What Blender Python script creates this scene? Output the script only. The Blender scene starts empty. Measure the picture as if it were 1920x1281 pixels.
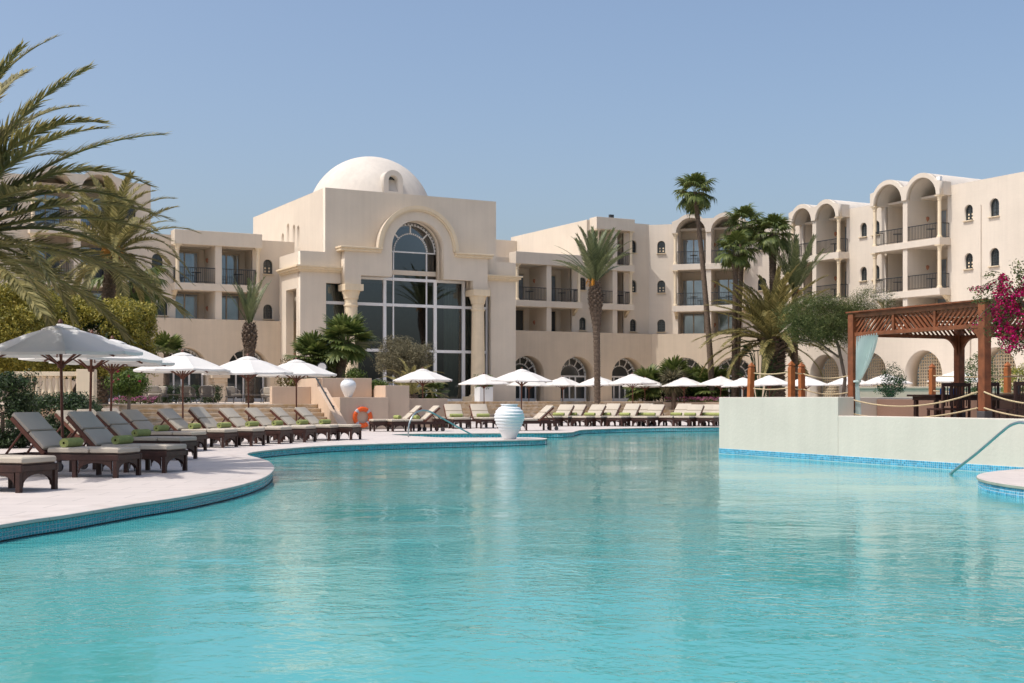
import bpy, bmesh, math, random
from mathutils import Vector, Matrix
R = math.radians
rng = random.Random(7)
sc = bpy.context.scene
col = sc.collection
# ------------------------------------------------------------------ camera, sky, sun, exposure
CZ, F, HZ = 1.15, 2400.0, 748.0          # eye height above the deck, focal length and horizon row in photo pixels
cam = bpy.data.cameras.new('camera'); cam_o = bpy.data.objects.new('camera', cam); col.objects.link(cam_o)
cam.sensor_width = 36; cam.lens = F/1920*36; cam.shift_y = (HZ-640.5)/1920
cam.clip_start = .1; cam.clip_end = 6000
cam_o.location = (0, 0, CZ); cam_o.rotation_euler = (R(90), 0, 0)
sc.camera = cam_o
SUN_AZ, SUN_EL = R(205), R(59)           # direction to the sun, counter-clockwise from +X
wd = bpy.data.worlds.new('World'); sc.world = wd; wd.use_nodes = True
wn = wd.node_tree.nodes; wl = wd.node_tree.links
sky = wn.new('ShaderNodeTexSky'); sky.sky_type = 'NISHITA'; sky.sun_disc = False
sky.sun_elevation = SUN_EL; sky.sun_rotation = R(90)-SUN_AZ
sky.air_density = 1.0; sky.dust_density = 4.0; sky.ozone_density = 1.9; sky.altitude = 0
bg = wn['Background']; bg.inputs[1].default_value = .15
wl.new(sky.outputs[0], bg.inputs[0])
sun = bpy.data.lights.new('sun', 'SUN'); sun_o = bpy.data.objects.new('sun', sun); col.objects.link(sun_o)
sun.energy = 2.45; sun.angle = R(.55); sun.color = (1, .965, .915)
sd = Vector((math.cos(SUN_AZ)*math.cos(SUN_EL), math.sin(SUN_AZ)*math.cos(SUN_EL), math.sin(SUN_EL)))
sun_o.rotation_euler = sd.to_track_quat('Z', 'Y').to_euler()
sun_o.location = (-40, 0, 60)
vs = sc.view_settings; vs.view_transform = 'Standard'; vs.look = 'None'; vs.gamma = 1; vs.exposure = .22
vs.use_curve_mapping = False
sc.cycles.max_bounces = 8; sc.cycles.transparent_max_bounces = 12

# ------------------------------------------------------------------ helpers
def G(px, py, z=0.0):
    d = (CZ-z)*F/(py-HZ); return Vector(((px-960)/F*d, d, z))
def P(px, d, z=0.0): return Vector(((px-960)/F*d, d, z))

class MB:
    def __init__(s): s.v = []; s.f = []
    def add(s, vs, fs):
        n = len(s.v); s.v += [tuple(v) for v in vs]; s.f += [tuple(i+n for i in f) for f in fs]
    def box(s, x0, x1, y0, y1, z0, z1, M=None):
        p = [Vector((x, y, z)) for z in (z0, z1) for y in (y0, y1) for x in (x0, x1)]
        if M is not None: p = [M @ q for q in p]
        s.add(p, [(0, 2, 3, 1), (4, 5, 7, 6), (0, 1, 5, 4), (2, 6, 7, 3), (0, 4, 6, 2), (1, 3, 7, 5)])
    def tube(s, pts, rad, n=8, cap=True):
        pts = [Vector(p) for p in pts]
        if not isinstance(rad, (list, tuple)): rad = [rad]*len(pts)
        rings = []; up = Vector((0, 0, 1))
        for i, p in enumerate(pts):
            t = (pts[min(i+1, len(pts)-1)]-pts[max(i-1, 0)]).normalized()
            a = t.cross(up if abs(t.z) < .95 else Vector((1, 0, 0))).normalized(); b = a.cross(t)
            rings.append([p+(a*math.cos(k*2*math.pi/n)+b*math.sin(k*2*math.pi/n))*rad[i] for k in range(n)])
        vs = [q for r in rings for q in r]; fs = []
        for i in range(len(pts)-1):
            for k in range(n): fs.append((i*n+k, i*n+(k+1) % n, (i+1)*n+(k+1) % n, (i+1)*n+k))
        if cap: fs += [tuple(range(n))[::-1], tuple((len(pts)-1)*n+k for k in range(n))]
        s.add(vs, fs)
    def lathe(s, prof, n=24, c=(0, 0, 0)):
        vs = []; fs = []; m = len(prof)
        for r, z in prof:
            for k in range(n): a = 2*math.pi*k/n; vs.append((c[0]+r*math.cos(a), c[1]+r*math.sin(a), c[2]+z))
        for i in range(m-1):
            for k in range(n): fs.append((i*n+k, i*n+(k+1) % n, (i+1)*n+(k+1) % n, (i+1)*n+k))
        fs += [tuple(range(n))[::-1], tuple((m-1)*n+k for k in range(n))]
        s.add(vs, fs)
    def mesh(s, name, mat, smooth=False):
        me = bpy.data.meshes.new(name); me.from_pydata(s.v, [], s.f); me.materials.append(mat)
        if smooth:
            me.polygons.foreach_set('use_smooth', [True]*len(me.polygons))
            try: me.set_sharp_from_angle(angle=R(38))
            except Exception: pass
        me.update(); return me
    def build(s, name, mat, parent=None, smooth=False, bevel=0):
        o = link(name, s.mesh(name, mat, smooth), parent)
        if bevel:
            m = o.modifiers.new('bevel', 'BEVEL'); m.width = bevel; m.segments = 2; m.limit_method = 'ANGLE'
        return o
def link(name, me, parent=None):
    o = bpy.data.objects.new(name, me); col.objects.link(o)
    if parent is not None: o.parent = parent
    return o
def tag(o, label, cat, group=None):
    o['label'] = label; o['category'] = cat
    if group: o['group'] = group
    return o
def struct(o): o['kind'] = 'structure'; return o
def stuff(o): o['kind'] = 'stuff'; return o
def thing(name, label, cat, loc=(0, 0, 0), rz=0, group=None):
    o = bpy.data.objects.new(name, None); col.objects.link(o); o.location = loc; o.rotation_euler = (0, 0, rz)
    o.empty_display_size = .3
    return tag(o, label, cat, group)
KIDS = {}
def kids(o): return [c for c in bpy.data.objects if c.parent == o]
def copy_tree(o, loc=None, rz=None, label=None, parent=None, group=None, cache={}):
    c = o.copy(); col.objects.link(c)
    if parent is not None: c.parent = parent
    if loc is not None: c.location = loc
    if rz is not None: c.rotation_euler = (0, 0, rz)
    if label: c['label'] = label
    if group: c['group'] = group
    if o.name not in cache: cache[o.name] = kids(o)
    for k in cache[o.name]: copy_tree(k, parent=c)
    return c
def poly_panel(outer, holes, y0, thick, name, mat, parent, flat=False):
    """a sheet with openings: outline and holes in (x, z), standing at y0..y0+thick (or lying flat: (x, y), z0..z0+thick)"""
    cu = bpy.data.curves.new('c', 'CURVE'); cu.dimensions = '2D'; cu.fill_mode = 'BOTH'; cu.extrude = thick/2
    for pts in [outer]+list(holes):
        sp = cu.splines.new('POLY'); sp.points.add(len(pts)-1); sp.use_cyclic_u = True
        for i, p in enumerate(pts): sp.points[i].co = (p[0], p[1], 0, 1)
    t = bpy.data.objects.new('t', cu); col.objects.link(t)
    me = bpy.data.meshes.new_from_object(t.evaluated_get(bpy.context.evaluated_depsgraph_get()))
    bpy.data.objects.remove(t); bpy.data.curves.remove(cu)
    for v in me.vertices:
        x, y, z = v.co
        v.co = (x, y, y0+thick/2+z) if flat else (x, y0+thick/2+z, y)
    bm = bmesh.new(); bm.from_mesh(me); bmesh.ops.remove_doubles(bm, verts=bm.verts, dist=1e-5)
    bmesh.ops.recalc_face_normals(bm, faces=bm.faces); bm.to_mesh(me); bm.free()
    me.materials.clear(); me.materials.append(mat); me.name = name
    return link(name, me, parent)
def arch(x0, x1, z0, zs, n=14, pointed=0):
    """opening with straight jambs from z0 to the spring zs and a round head"""
    c = (x0+x1)/2; r = (x1-x0)/2
    return [(x0, z0)]+[(c-r*math.cos(math.pi*i/n), zs+r*math.sin(math.pi*i/n)) for i in range(n+1)]+[(x1, z0)]
def rect(x0, x1, z0, z1): return [(x0, z0), (x0, z1), (x1, z1), (x1, z0)]

# ------------------------------------------------------------------ materials
MATS = {}
def mat(name, c, rough=.7, var=.1, scale=2.5, bump=0, bscale=60, metal=0, transl=0, island=0, spec=.5, streak=0, brick=None, c2=None):
    m = bpy.data.materials.new(name); m.use_nodes = True; nt = m.node_tree; N = nt.nodes; L = nt.links
    b = N['Principled BSDF']; out = N['Material Output']
    b.inputs['Roughness'].default_value = rough; b.inputs['Metallic'].default_value = metal
    b.inputs['Specular IOR Level'].default_value = spec
    tc = N.new('ShaderNodeTexCoord')
    geo = N.new('ShaderNodeNewGeometry')
    src = geo.outputs['Position']
    def noise(sc_, det=4, vec=None, rg=.55):
        n = N.new('ShaderNodeTexNoise'); n.inputs['Scale'].default_value = sc_; n.inputs['Detail'].default_value = det
        n.inputs['Roughness'].default_value = rg; L.new(vec or src, n.inputs['Vector']); return n.outputs['Fac']
    def ramp(fac, a, z, p0=.3, p1=.7):
        r = N.new('ShaderNodeMapRange'); L.new(fac, r.inputs[0]); r.inputs[1].default_value = p0; r.inputs[2].default_value = p1
        r.inputs[3].default_value = a; r.inputs[4].default_value = z; return r.outputs[0]
    def mul(x, y):
        n = N.new('ShaderNodeMath'); n.operation = 'MULTIPLY'
        for i, q in enumerate((x, y)):
            if isinstance(q, float): n.inputs[i].default_value = q
            else: L.new(q, n.inputs[i])
        return n.outputs[0]
    k = ramp(noise(scale), 1-var, 1+var)
    if island:
        k = mul(k, ramp(geo.outputs['Random Per Island'], 1-island, 1+island, 0, 1))
    if streak:
        mp = N.new('ShaderNodeMapping'); mp.inputs['Scale'].default_value = (3.2, 3.2, .12); L.new(src, mp.inputs[0])
        k = mul(k, ramp(noise(1.2, 5, mp.outputs[0], .65), 1-streak, 1.0, .28, .6))
    base = N.new('ShaderNodeVectorMath'); base.operation = 'SCALE'
    if c2 is None: base.inputs[0].default_value = c
    else:
        mx = N.new('ShaderNodeMix'); mx.data_type = 'RGBA'; mx.inputs[6].default_value = (*c, 1); mx.inputs[7].default_value = (*c2, 1)
        f = geo.outputs['Random Per Island'] if island else ramp(noise(scale*2.3, 5), 0, 1, .38, .62)
        L.new(f, mx.inputs[0]); L.new(mx.outputs[2], base.inputs[0])
    L.new(k, base.inputs['Scale']); colour = base.outputs[0]
    hgt = None
    if brick:
        bt = N.new('ShaderNodeTexBrick'); bt.inputs['Scale'].default_value = 1
        bt.inputs['Brick Width'].default_value = brick[0]; bt.inputs['Row Height'].default_value = brick[1]
        bt.inputs['Mortar Size'].default_value = brick[2]; bt.inputs['Mortar Smooth'].default_value = .3
        bt.inputs['Color1'].default_value = (1, 1, 1, 1); bt.inputs['Color2'].default_value = (brick[4],)*3+(1,)
        bt.inputs['Mortar'].default_value = (brick[3],)*3+(1,)
        if brick[5] == 'wall': L.new(tc.outputs['Object'], bt.inputs['Vector']); 
        else: L.new(src, bt.inputs['Vector'])
        if brick[5] == 'wall':
            mp = N.new('ShaderNodeMapping'); mp.inputs['Rotation'].default_value = (R(-90), 0, 0); L.new(tc.outputs['Object'], mp.inputs[0]); L.new(mp.outputs[0], bt.inputs['Vector'])
        mm = N.new('ShaderNodeVectorMath'); mm.operation = 'MULTIPLY'; L.new(colour, mm.inputs[0]); L.new(bt.outputs['Color'], mm.inputs[1]); colour = mm.outputs[0]
    L.new(colour, b.inputs['Base Color'])
    if bump:
        bp = N.new('ShaderNodeBump'); bp.inputs['Strength'].default_value = bump; bp.inputs['Distance'].default_value = .02
        L.new(noise(bscale, 5), bp.inputs['Height']); L.new(bp.outputs[0], b.inputs['Normal'])
    if transl:
        tr = N.new('ShaderNodeBsdfTranslucent'); L.new(colour, tr.inputs[0])
        ms = N.new('ShaderNodeMixShader'); ms.inputs[0].default_value = transl
        L.new(b.outputs[0], ms.inputs[1]); L.new(tr.outputs[0], ms.inputs[2]); L.new(ms.outputs[0], out.inputs[0])
    MATS[name] = m; return m
STUCCO = mat('cream_stucco', (.675, .585, .475), .9, .05, .5, .35, 9, streak=.05, spec=.2)
STUCCO_W = mat('blockwork_stucco', (.685, .60, .50), .9, .045, .5, .35, 7, streak=.05, spec=.2, brick=(.62, .3, .012, .965, .985, 'wall'))
BAND = mat('sandstone_band', (.63, .52, .395), .9, .045, .6, .3, 9, streak=.09, spec=.2, brick=(.6, .3, .010, .965, .98, 'wall'))
TRIM = mat('cream_trim', (.74, .61, .43), .8, .05, 2, .15, 30, streak=.08, spec=.25)
LIME = mat('white_limewash', (.67, .605, .525), .9, .05, .8, .25, 10, streak=.08, spec=.2)
PINK = mat('pink_render', (.62, .47, .35), .9, .04, .8, .2, 12, streak=.07, spec=.2)
GREYWALL = mat('pale_grey_render', (.635, .575, .49), .9, .05, .7, .25, 14, streak=.05, spec=.2)
SHADE_WALL = mat('shade_brown_render', (.22, .135, .10), .9, .06, 1, .2, 14, spec=.2)  # pinkish beige far parapet with its shade painted in as dark brown
WHITEFR = mat('white_frame', (.78, .77, .76), .45, .02)
BEIGEFR = mat('beige_frame', (.50, .40, .29), .5, .04)
DARKFR = mat('dark_green_frame', (.035, .042, .042), .45, .1)
IRON = mat('black_iron', (.03, .035, .038), .45, .1)
GLASS_D = mat('dark_glass', (.035, .042, .046), .06, .2, .6, spec=.8)
GLASS_B = mat('sky_glass', (.30, .36, .42), .04, .25, .8, spec=1, metal=.6)
CURTAIN_IN = mat('room_curtain', (.42, .47, .40), .9, .1, 1)
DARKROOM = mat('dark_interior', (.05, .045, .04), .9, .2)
TERRA = mat('terracotta', (.38, .16, .09), .8, .1, 8)
DECK = mat('pale_deck_paving', (.585, .52, .475), .8, .05, .9, .25, 40, spec=.3, brick=(.9, .45, .012, .74, .95, 'floor'), streak=0)
TERR = mat('terrace_paving', (.60, .50, .40), .85, .06, 1, .2, 30, spec=.3, brick=(.6, .4, .008, .85, .96, 'floor'))
STEPM = mat('limestone_step', (.63, .53, .42), .85, .1, 1.6, .3, 25, spec=.3, c2=(.50, .37, .23))
COPING = mat('grey_coping_edge', (.33, .36, .29), .8, .15, 3, .3, 40)
TILE = mat('blue_mosaic_tile', (.02, .36, .42), .18, .1, 5, island=.2, c2=(.04, .47, .52))
TILE_L = mat('light_blue_mosaic_tile', (.06, .33, .52), .18, .1, 5, island=.2, c2=(.09, .40, .58))
GROUT = mat('pale_grout', (.55, .68, .68), .8, .08, 8)
GUTTER_SHADE = mat('black_gutter_shade', (.012, .012, .012), .7, .1)  # black stands in for the shadow gap at the waterline
WOOD = mat('dark_teak', (.042, .015, .010), .5, .3, 9, .2, 60, spec=.4)
WOODR = mat('red_brown_teak', (.12, .038, .02), .5, .25, 9, .2, 60, spec=.4)
WOODO = mat('orange_varnished_wood', (.36, .115, .032), .45, .28, 7, .25, 50, spec=.4)
WOODP = mat('pergola_wood', (.21, .066, .026), .55, .3, 6, .25, 50, spec=.35)
CUSH = mat('cream_cushion', (.50, .435, .35), .95, .04, 3, .15, 90, spec=.15)
STRAP = mat('taupe_strap', (.36, .29, .21), .9, .05)
TOWEL = mat('green_towel', (.33, .36, .13), .95, .14, 14, .5, 160, spec=.1)
CANVAS = mat('white_canvas', (.80, .775, .73), .9, .03, 1.5, .12, 40, transl=.22, spec=.15)
DRAPE = mat('sheer_teal_drape', (.74, .815, .79), .9, .05, 3, 0, transl=.45, spec=.2)
CERAM = mat('white_ceramic', (.74, .75, .75), .4, .03, 3, .1, 30)
STEEL = mat('brushed_steel', (.42, .46, .46), .3, .1, 8, metal=.85)
ROPE = mat('rope', (.55, .43, .26), .9, .15, 40, .4, 200)
ORANGE = mat('orange_plastic', (.80, .115, .012), .45, .05)
GREYBAND = mat('grey_tape', (.45, .42, .44), .5, .05)
RATTAN = mat('grey_rattan', (.17, .145, .125), .8, .2, 20, .4, 120)
DARKSTONE = mat('dark_stone', (.075, .065, .065), .8, .15, 6, .2, 40)
BLUEGL = mat('blue_glassware', (.02, .12, .42), .1, .1)
SOIL = mat('garden_soil', (.12, .08, .05), .95, .2, 3, .5, 20)
GRASS = mat('lawn', (.07, .12, .025), .95, .3, 6, .8, 80)
EARTH = mat('dry_earth', (.36, .29, .22), .95, .12, .3, .4, 6)
BARK = mat('palm_bark', (.16, .115, .08), .95, .3, 7, .9, 18, c2=(.09, .062, .045))
BARK_L = mat('grey_bark', (.17, .13, .10), .95, .25, 6, .8, 22)
L_DATE = mat('date_palm_leaf', (.20, .19, .065), .55, .15, 2, island=.35, transl=.36, c2=(.36, .30, .12), spec=.4)
L_DATEG = mat('green_palm_leaf', (.105, .14, .06), .5, .15, 2, island=.3, transl=.25, c2=(.17, .185, .08), spec=.4)
L_FAN = mat('fan_palm_leaf', (.09, .135, .03), .5, .15, 2, island=.3, transl=.3, c2=(.17, .19, .055), spec=.4)
L_HEDGE = mat('yellow_green_leaf', (.23, .225, .03), .5, .2, 1.5, island=.4, transl=.3, c2=(.38, .31, .06), spec=.4)
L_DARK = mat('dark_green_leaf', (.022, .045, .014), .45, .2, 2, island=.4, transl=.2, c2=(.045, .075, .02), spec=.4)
L_OLIVE = mat('grey_olive_leaf', (.125, .115, .065), .7, .15, 2, island=.4, transl=.2, c2=(.21, .185, .11), spec=.3)
L_FEATH = mat('feathery_leaf', (.07, .10, .024), .6, .15, 2, island=.4, transl=.3, c2=(.14, .15, .05), spec=.3)
L_BUSH = mat('bush_leaf', (.07, .12, .02), .5, .2, 2, island=.4, transl=.25, c2=(.12, .17, .03), spec=.4)
L_GOLD = mat('golden_leaf', (.20, .135, .02), .6, .2, 2, island=.5, transl=.25, c2=(.09, .09, .03), spec=.3)
F_MAG = mat('magenta_bract', (.48, .006, .065), .6, .1, 3, island=.35, transl=.3, c2=(.42, .008, .13), spec=.2)
F_BACKLIT = mat('backlit_leaf', (.62, .54, .48), .7, .1, 3, island=.25, transl=.2, spec=.2)  # pale colour stands in for light shining through thin twigs
F_PINK = mat('pink_flower', (.50, .05, .26), .6, .1, 3, island=.35, transl=.3, c2=(.62, .30, .42), spec=.2)
DATES = mat('orange_date_stalk', (.50, .22, .02), .6, .2, 8, island=.3)
# tower glazing: clear enough to see the curtains behind it, mirror-like at a slant
def glass_mat():
    m = bpy.data.materials.new('tinted_window_glass'); m.use_nodes = True; N = m.node_tree.nodes; L = m.node_tree.links
    N.remove(N['Principled BSDF']); t = N.new('ShaderNodeBsdfTransparent'); t.inputs[0].default_value = (.5, .55, .54, 1)
    g = N.new('ShaderNodeBsdfGlossy'); g.inputs['Roughness'].default_value = .02; g.inputs[0].default_value = (.9, .95, 1, 1)
    f = N.new('ShaderNodeFresnel'); f.inputs[0].default_value = 2.1
    mx = N.new('ShaderNodeMixShader'); L.new(f.outputs[0], mx.inputs[0]); L.new(t.outputs[0], mx.inputs[1]); L.new(g.outputs[0], mx.inputs[2])
    L.new(mx.outputs[0], N['Material Output'].inputs[0]); return m
TGLASS = glass_mat()
def water_mat():
    m = bpy.data.materials.new('rippled_pool_water'); m.use_nodes = True; N = m.node_tree.nodes; L = m.node_tree.links
    b = N['Principled BSDF']; b.inputs['Roughness'].default_value = .04; b.inputs['IOR'].default_value = 1.33
    b.inputs['Specular IOR Level'].default_value = .5
    geo = N.new('ShaderNodeNewGeometry')
    def noise(sx, sy, scale, det, rot):
        mp = N.new('ShaderNodeMapping'); mp.inputs['Scale'].default_value = (sx, sy, 1); mp.inputs['Rotation'].default_value = (0, 0, R(rot)); L.new(geo.outputs['Position'], mp.inputs[0])
        n = N.new('ShaderNodeTexNoise'); n.inputs['Scale'].default_value = scale; n.inputs['Detail'].default_value = det; n.inputs['Roughness'].default_value = .5
        n.inputs['Distortion'].default_value = .4
        L.new(mp.outputs[0], n.inputs['Vector']); return n.outputs['Fac']
    a0 = noise(.9, 1.0, 10, 3, 14); c = noise(.8, 1, .95, 2, -24)
    pt = N.new('ShaderNodeMapRange'); L.new(noise(.8, 1, .45, 3, 30), pt.inputs[0]); pt.inputs[1].default_value = .35; pt.inputs[2].default_value = .65; pt.inputs[3].default_value = .35; pt.inputs[4].default_value = 1.5
    am = N.new('ShaderNodeMath'); am.operation = 'MULTIPLY'; L.new(a0, am.inputs[0]); L.new(pt.outputs[0], am.inputs[1]); a = am.outputs[0]
    ad = N.new('ShaderNodeMath'); ad.operation = 'MULTIPLY_ADD'; L.new(c, ad.inputs[0]); ad.inputs[1].default_value = 3.2; L.new(a, ad.inputs[2])
    bp = N.new('ShaderNodeBump'); bp.inputs['Strength'].default_value = 1; bp.inputs['Distance'].default_value = .0068
    L.new(ad.outputs[0], bp.inputs['Height']); L.new(bp.outputs[0], b.inputs['Normal'])
    big = noise(1, 1, .22, 2, 0)
    mx = N.new('ShaderNodeMix'); mx.data_type = 'RGBA'; L.new(big, mx.inputs[0])
    mx.inputs[6].default_value = (.058, .32, .318, 1); mx.inputs[7].default_value = (.078, .39, .372, 1)
    L.new(mx.outputs[2], b.inputs['Base Color']); return m
WATER = water_mat()

# ------------------------------------------------------------------ ground, water, decks
def smooth(pts, step=.25):
    """Catmull-Rom through 2-D points, resampled"""
    out = []; n = len(pts)
    for i in range(n-1):
        p0, p1, p2, p3 = (Vector(pts[max(0, min(n-1, j))][:2]) for j in (i-1, i, i+1, i+2))
        k = max(1, int((p2-p1).length/step))
        for j in range(k):
            t = j/k
            out.append(.5*((2*p1)+(p2-p0)*t+(2*p0-5*p1+4*p2-p3)*t*t+(3*p1-p0-3*p2+p3)*t**3))
    out.append(Vector(pts[-1][:2])); return out
WZ = -.16
near_px = [(0, 984), (120, 966), (250, 945), (350, 930), (440, 912), (490, 897), (510, 884), (512, 874), (501, 864), (483, 858.5), (467, 854.5), (463, 851), (476, 847.5), (520, 842.5), (600, 836.5), (700, 832.5), (800, 829.5), (900, 827), (1000, 824.6), (1023, 823.6)]
edge_near = smooth([(-6.2, 3), (-5.3, 7.5)]+[G(*p) for p in near_px])
edge_back = smooth([G(1026, 822.3), G(1012, 820.6), G(980, 820.0), G(900, 820.6), G(830, 820.3), G(780, 818.0), G(748, 816.2), G(733, 815.2)])
edge_far = smooth([G(742, 814.4), G(800, 813.2), G(1000, 812.0), G(1066, 811.0), G(1082, 808.0), G(1100, 805.6), G(1200, 802.6), G(1345, 801), G(1500, 800)])
shore = edge_near+edge_back+edge_far
hole = [(-14, -20), (-14, 60), (30, 60), (30, -20)]
g = poly_panel([(-1500, -1500), (1500, -1500), (1500, 2500), (-1500, 2500)], [hole], -.07, .04, 'ground', EARTH, None, True); struct(g)
mb = MB(); mb.add([(-14, -20, -1.5), (30, -20, -1.5), (30, 60, -1.5), (-14, 60, -1.5)], [(0, 1, 2, 3)]); struct(mb.build('pool_floor', TILE_L))
mb = MB(); mb.add([(-14, -20, WZ), (30, -20, WZ), (30, 60, WZ), (-14, 60, WZ)], [(0, 1, 2, 3)]); struct(mb.build('pool_water', WATER))
deck_out = [tuple(p) for p in shore]+[(32, 53), (40, 60), (40, 130), (-70, 130), (-70, 3)]
deck = struct(poly_panel(deck_out, [], -.036, .036, 'pool_deck', DECK, None, True))
# the body of the deck below the paving, set back a little: grout face with mosaic tiles on it
def inset(pts, d):
    out = []
    for i, p in enumerate(pts):
        t = (pts[min(i+1, len(pts)-1)]-pts[max(i-1, 0)]).normalized(); out.append(p+Vector((-t.y, t.x))*d)
    return out
body = inset(shore, .02)
struct(poly_panel([tuple(p) for p in body]+[(31.9, 53.1), (39.9, 60), (39.9, 129.9), (-69.9, 129.9), (-69.9, 3)], [], -1.45, 1.4139, 'deck_wall', GROUT, None, True))
tile_mesh = {}
def tile_piece(m, w=.047, h=.037):
    k = (m.name, w, h)
    if k not in tile_mesh:
        b = MB(); t = .004
        b.add([(-w/2, 0, -h/2), (w/2, 0, -h/2), (w/2, 0, h/2), (-w/2, 0, h/2), (-w/2+t, -t, -h/2+t), (w/2-t, -t, -h/2+t), (w/2-t, -t, h/2-t), (-w/2+t, -t, h/2-t)],
              [(4, 5, 6, 7), (0, 1, 5, 4), (1, 2, 6, 5), (2, 3, 7, 6), (3, 0, 4, 7)])
        tile_mesh[k] = b.mesh('tile', m)
    return tile_mesh[k]
def tile_row(pts, z0, rows, m, parent, singles, pitch=.0525, rp=.041, maxd=48):
    """mosaic along a polyline whose outer side is to the right of its direction; the nearest become single tiles"""
    spots = []; acc = 0.0
    for a, b in zip(pts[:-1], pts[1:]):
        L_ = (b-a).length; t = (b-a)/max(L_, 1e-6)
        while acc < L_:
            q = a+t*acc
            if q.y > 4 and q.y < maxd: spots.append((q, t))
            acc += pitch
        acc -= L_
    cells = [(q, t, z0-rp*(r+.5)) for q, t in spots for r in range(rows)]
    seen = sorted((c for c in cells if abs(c[0].x/c[0].y) < .405), key=lambda c: c[0].length)[:singles]
    ids = {id(c) for c in seen}
    me = tile_piece(m, pitch-.009, rp-.007)
    for q, t, z in seen:
        o = link('tile', me, parent); n = Vector((t.y, -t.x))
        o.location = (q.x+n.x*.001, q.y+n.y*.001, z); o.rotation_euler = (0, 0, math.atan2(t.y, t.x))
    b = MB()
    base = [tuple(v.co) for v in me.vertices]; fs = [tuple(p.vertices) for p in me.polygons]
    for c in cells:
        if id(c) in ids: continue
        q, t, z = c; n = Vector((t.y, -t.x))
        b.add([(q.x+t.x*x+n.x*(.001-y), q.y+t.y*x+n.y*(.001-y), z+h) for x, y, h in base], fs)
    if b.v: stuff(b.build('tile_field', m, parent))
tile_row(body[:len(edge_near)], -.038, 3, TILE, deck, 300)
tile_row(body[len(edge_near):], -.038, 3, TILE, deck, 0, .105, .041, 60)
def ribbon(pts, z0, z1, off, name, m, parent):
    b = MB(); q = inset(pts, -off)
    for i in range(len(q)-1):
        b.add([(*q[i], z0), (*q[i+1], z0), (*q[i+1], z1), (*q[i], z1)], [(0, 1, 2, 3)])
    return b.build(name, m, parent)
ribbon(shore, -.034, -.002, .003, 'coping_edge', COPING, deck)
ribbon(body, WZ-.03, WZ+.012, .008, 'gutter_shade_strip', GUTTER_SHADE, deck)  # flat strip that paints the dark shade line under the tiles

COPE = mat('coping_stone', (.58, .52, .475), .8, .05, 1.2, .25, 40, spec=.3, c2=(.52, .455, .41))
def coping(pts, parent, wdt=.36, every=3):
    inn = inset(pts, wdt); k = 0
    while k+every < len(pts):
        if pts[k].y > 5 and pts[k].y < 60:
            o_ = [pts[j] for j in range(k, k+every+1)]; i_ = [inn[j] for j in range(k, k+every+1)]
            t0 = (o_[1]-o_[0]).normalized()*.006; o_[0] = o_[0]+t0; i_[0] = i_[0]+t0
            n = len(o_); b = MB(); vs = [(*p, .005) for p in o_]+[(*p, .005) for p in i_]+[(*p, -.03) for p in inset(o_, -.012)]+[(*p, .0) for p in inset(o_, -.012)]
            fs = [(j, j+1, n+j+1, n+j) for j in range(n-1)]+[(2*n+j, 2*n+j+1, 3*n+j+1, 3*n+j) for j in range(n-1)]+[(3*n+j, 3*n+j+1, j+1, j) for j in range(n-1)]
            b.add(vs, fs); b.build('coping_stone', COPE, parent)
        k += every
coping(edge_near, deck)

# round platform with its own mosaic at the right
pc = Vector((11.0, 17.55)); pr = 4.35
ring = [pc+Vector((math.cos(a), math.sin(a)))*pr for a in [R(250-3*i) for i in range(70)]]
plat = struct(poly_panel([tuple(p) for p in ring], [], -.04, .04, 'pool_platform', DECK, None, True))
ring2 = [pc+(p-pc)*.995 for p in ring]
poly_panel([tuple(p) for p in ring2], [], -1.45, 1.409, 'platform_wall', GROUT, plat, True)
tile_row([q for q in ring2 if q.x < 11][::-1], -.043, 3, TILE_L, plat, 0)
b = MB(); q = [p for p in ring if p.x < 11.4]
for i in range(len(q)-1):
    b.add([(*(pc+(q[i]-pc)*1.001), -.036), (*(pc+(q[i+1]-pc)*1.001), -.036), (*(pc+(q[i+1]-pc)*1.001), -.003), (*(pc+(q[i]-pc)*1.001), -.003)], [(0, 1, 2, 3)])
b.build('coping_edge', COPING, plat)

# ------------------------------------------------------------------ hotel frames
A28 = R(28.4)
U = Vector((math.cos(A28), math.sin(A28), 0)); W = Vector((-math.sin(A28), math.cos(A28), 0))
O = Vector((7/F*92, 92, 0))
def BL(a, b, z=0): return O+U*a+W*b+Vector((0, 0, z))
C1 = BL(11.81, 0); A45 = A28-R(45); A90 = A28-R(90)
C2 = C1+Vector((math.cos(A45), math.sin(A45), 0))*9.31
# terrace in front of the hotel
B0 = Vector((-6.4, 47.6, 0))                                      # corner of the lowest planter wall
def SL(a, w, z=0): return B0+U*a+W*w+Vector((0, 0, z))
def loc_panel(pts): return [tuple(p[:2]) for p in pts]
ter = [SL(-.3, 1.75), SL(4.2, 1.75), BL(-16, -11), BL(12.3, -11), BL(13.5, 8), BL(-40, 8), SL(-24, 1.75)]
struct(poly_panel(loc_panel(ter), [], 0.002, .946, 'terrace', TERR, None, True))
def frame(name, label, cat, loc, rz, group=None): return thing(name, label, cat, loc, rz, group)
stairs = frame('stone_staircase', 'wide flight of pale limestone steps beside the stepped pink walls', 'steps', B0, A28)
for i in range(6):
    b = MB(); z = .95-.158*i; y0 = 1.42-.33*i
    b.box(-24, -.36, y0, 1.74+.002*i, z-.158+.003, z); b.box(-24, -.36, y0-.035, y0+.3, z-.045, z+.004)
    b.build('step', STEPM, stairs, bevel=.008)
pw = frame('stepped_garden_wall', 'pink rendered stepped planter walls holding the orange life ring', 'wall', B0, A28)
def bx(par, name, m, *d, bevel=.012):
    b = MB(); b.box(*d); return b.build(name, m, par, bevel=bevel)
bx(pw, 'lower_block', PINK, 0, 1.95, 0, 1.6, 0, 1.21)
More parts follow.
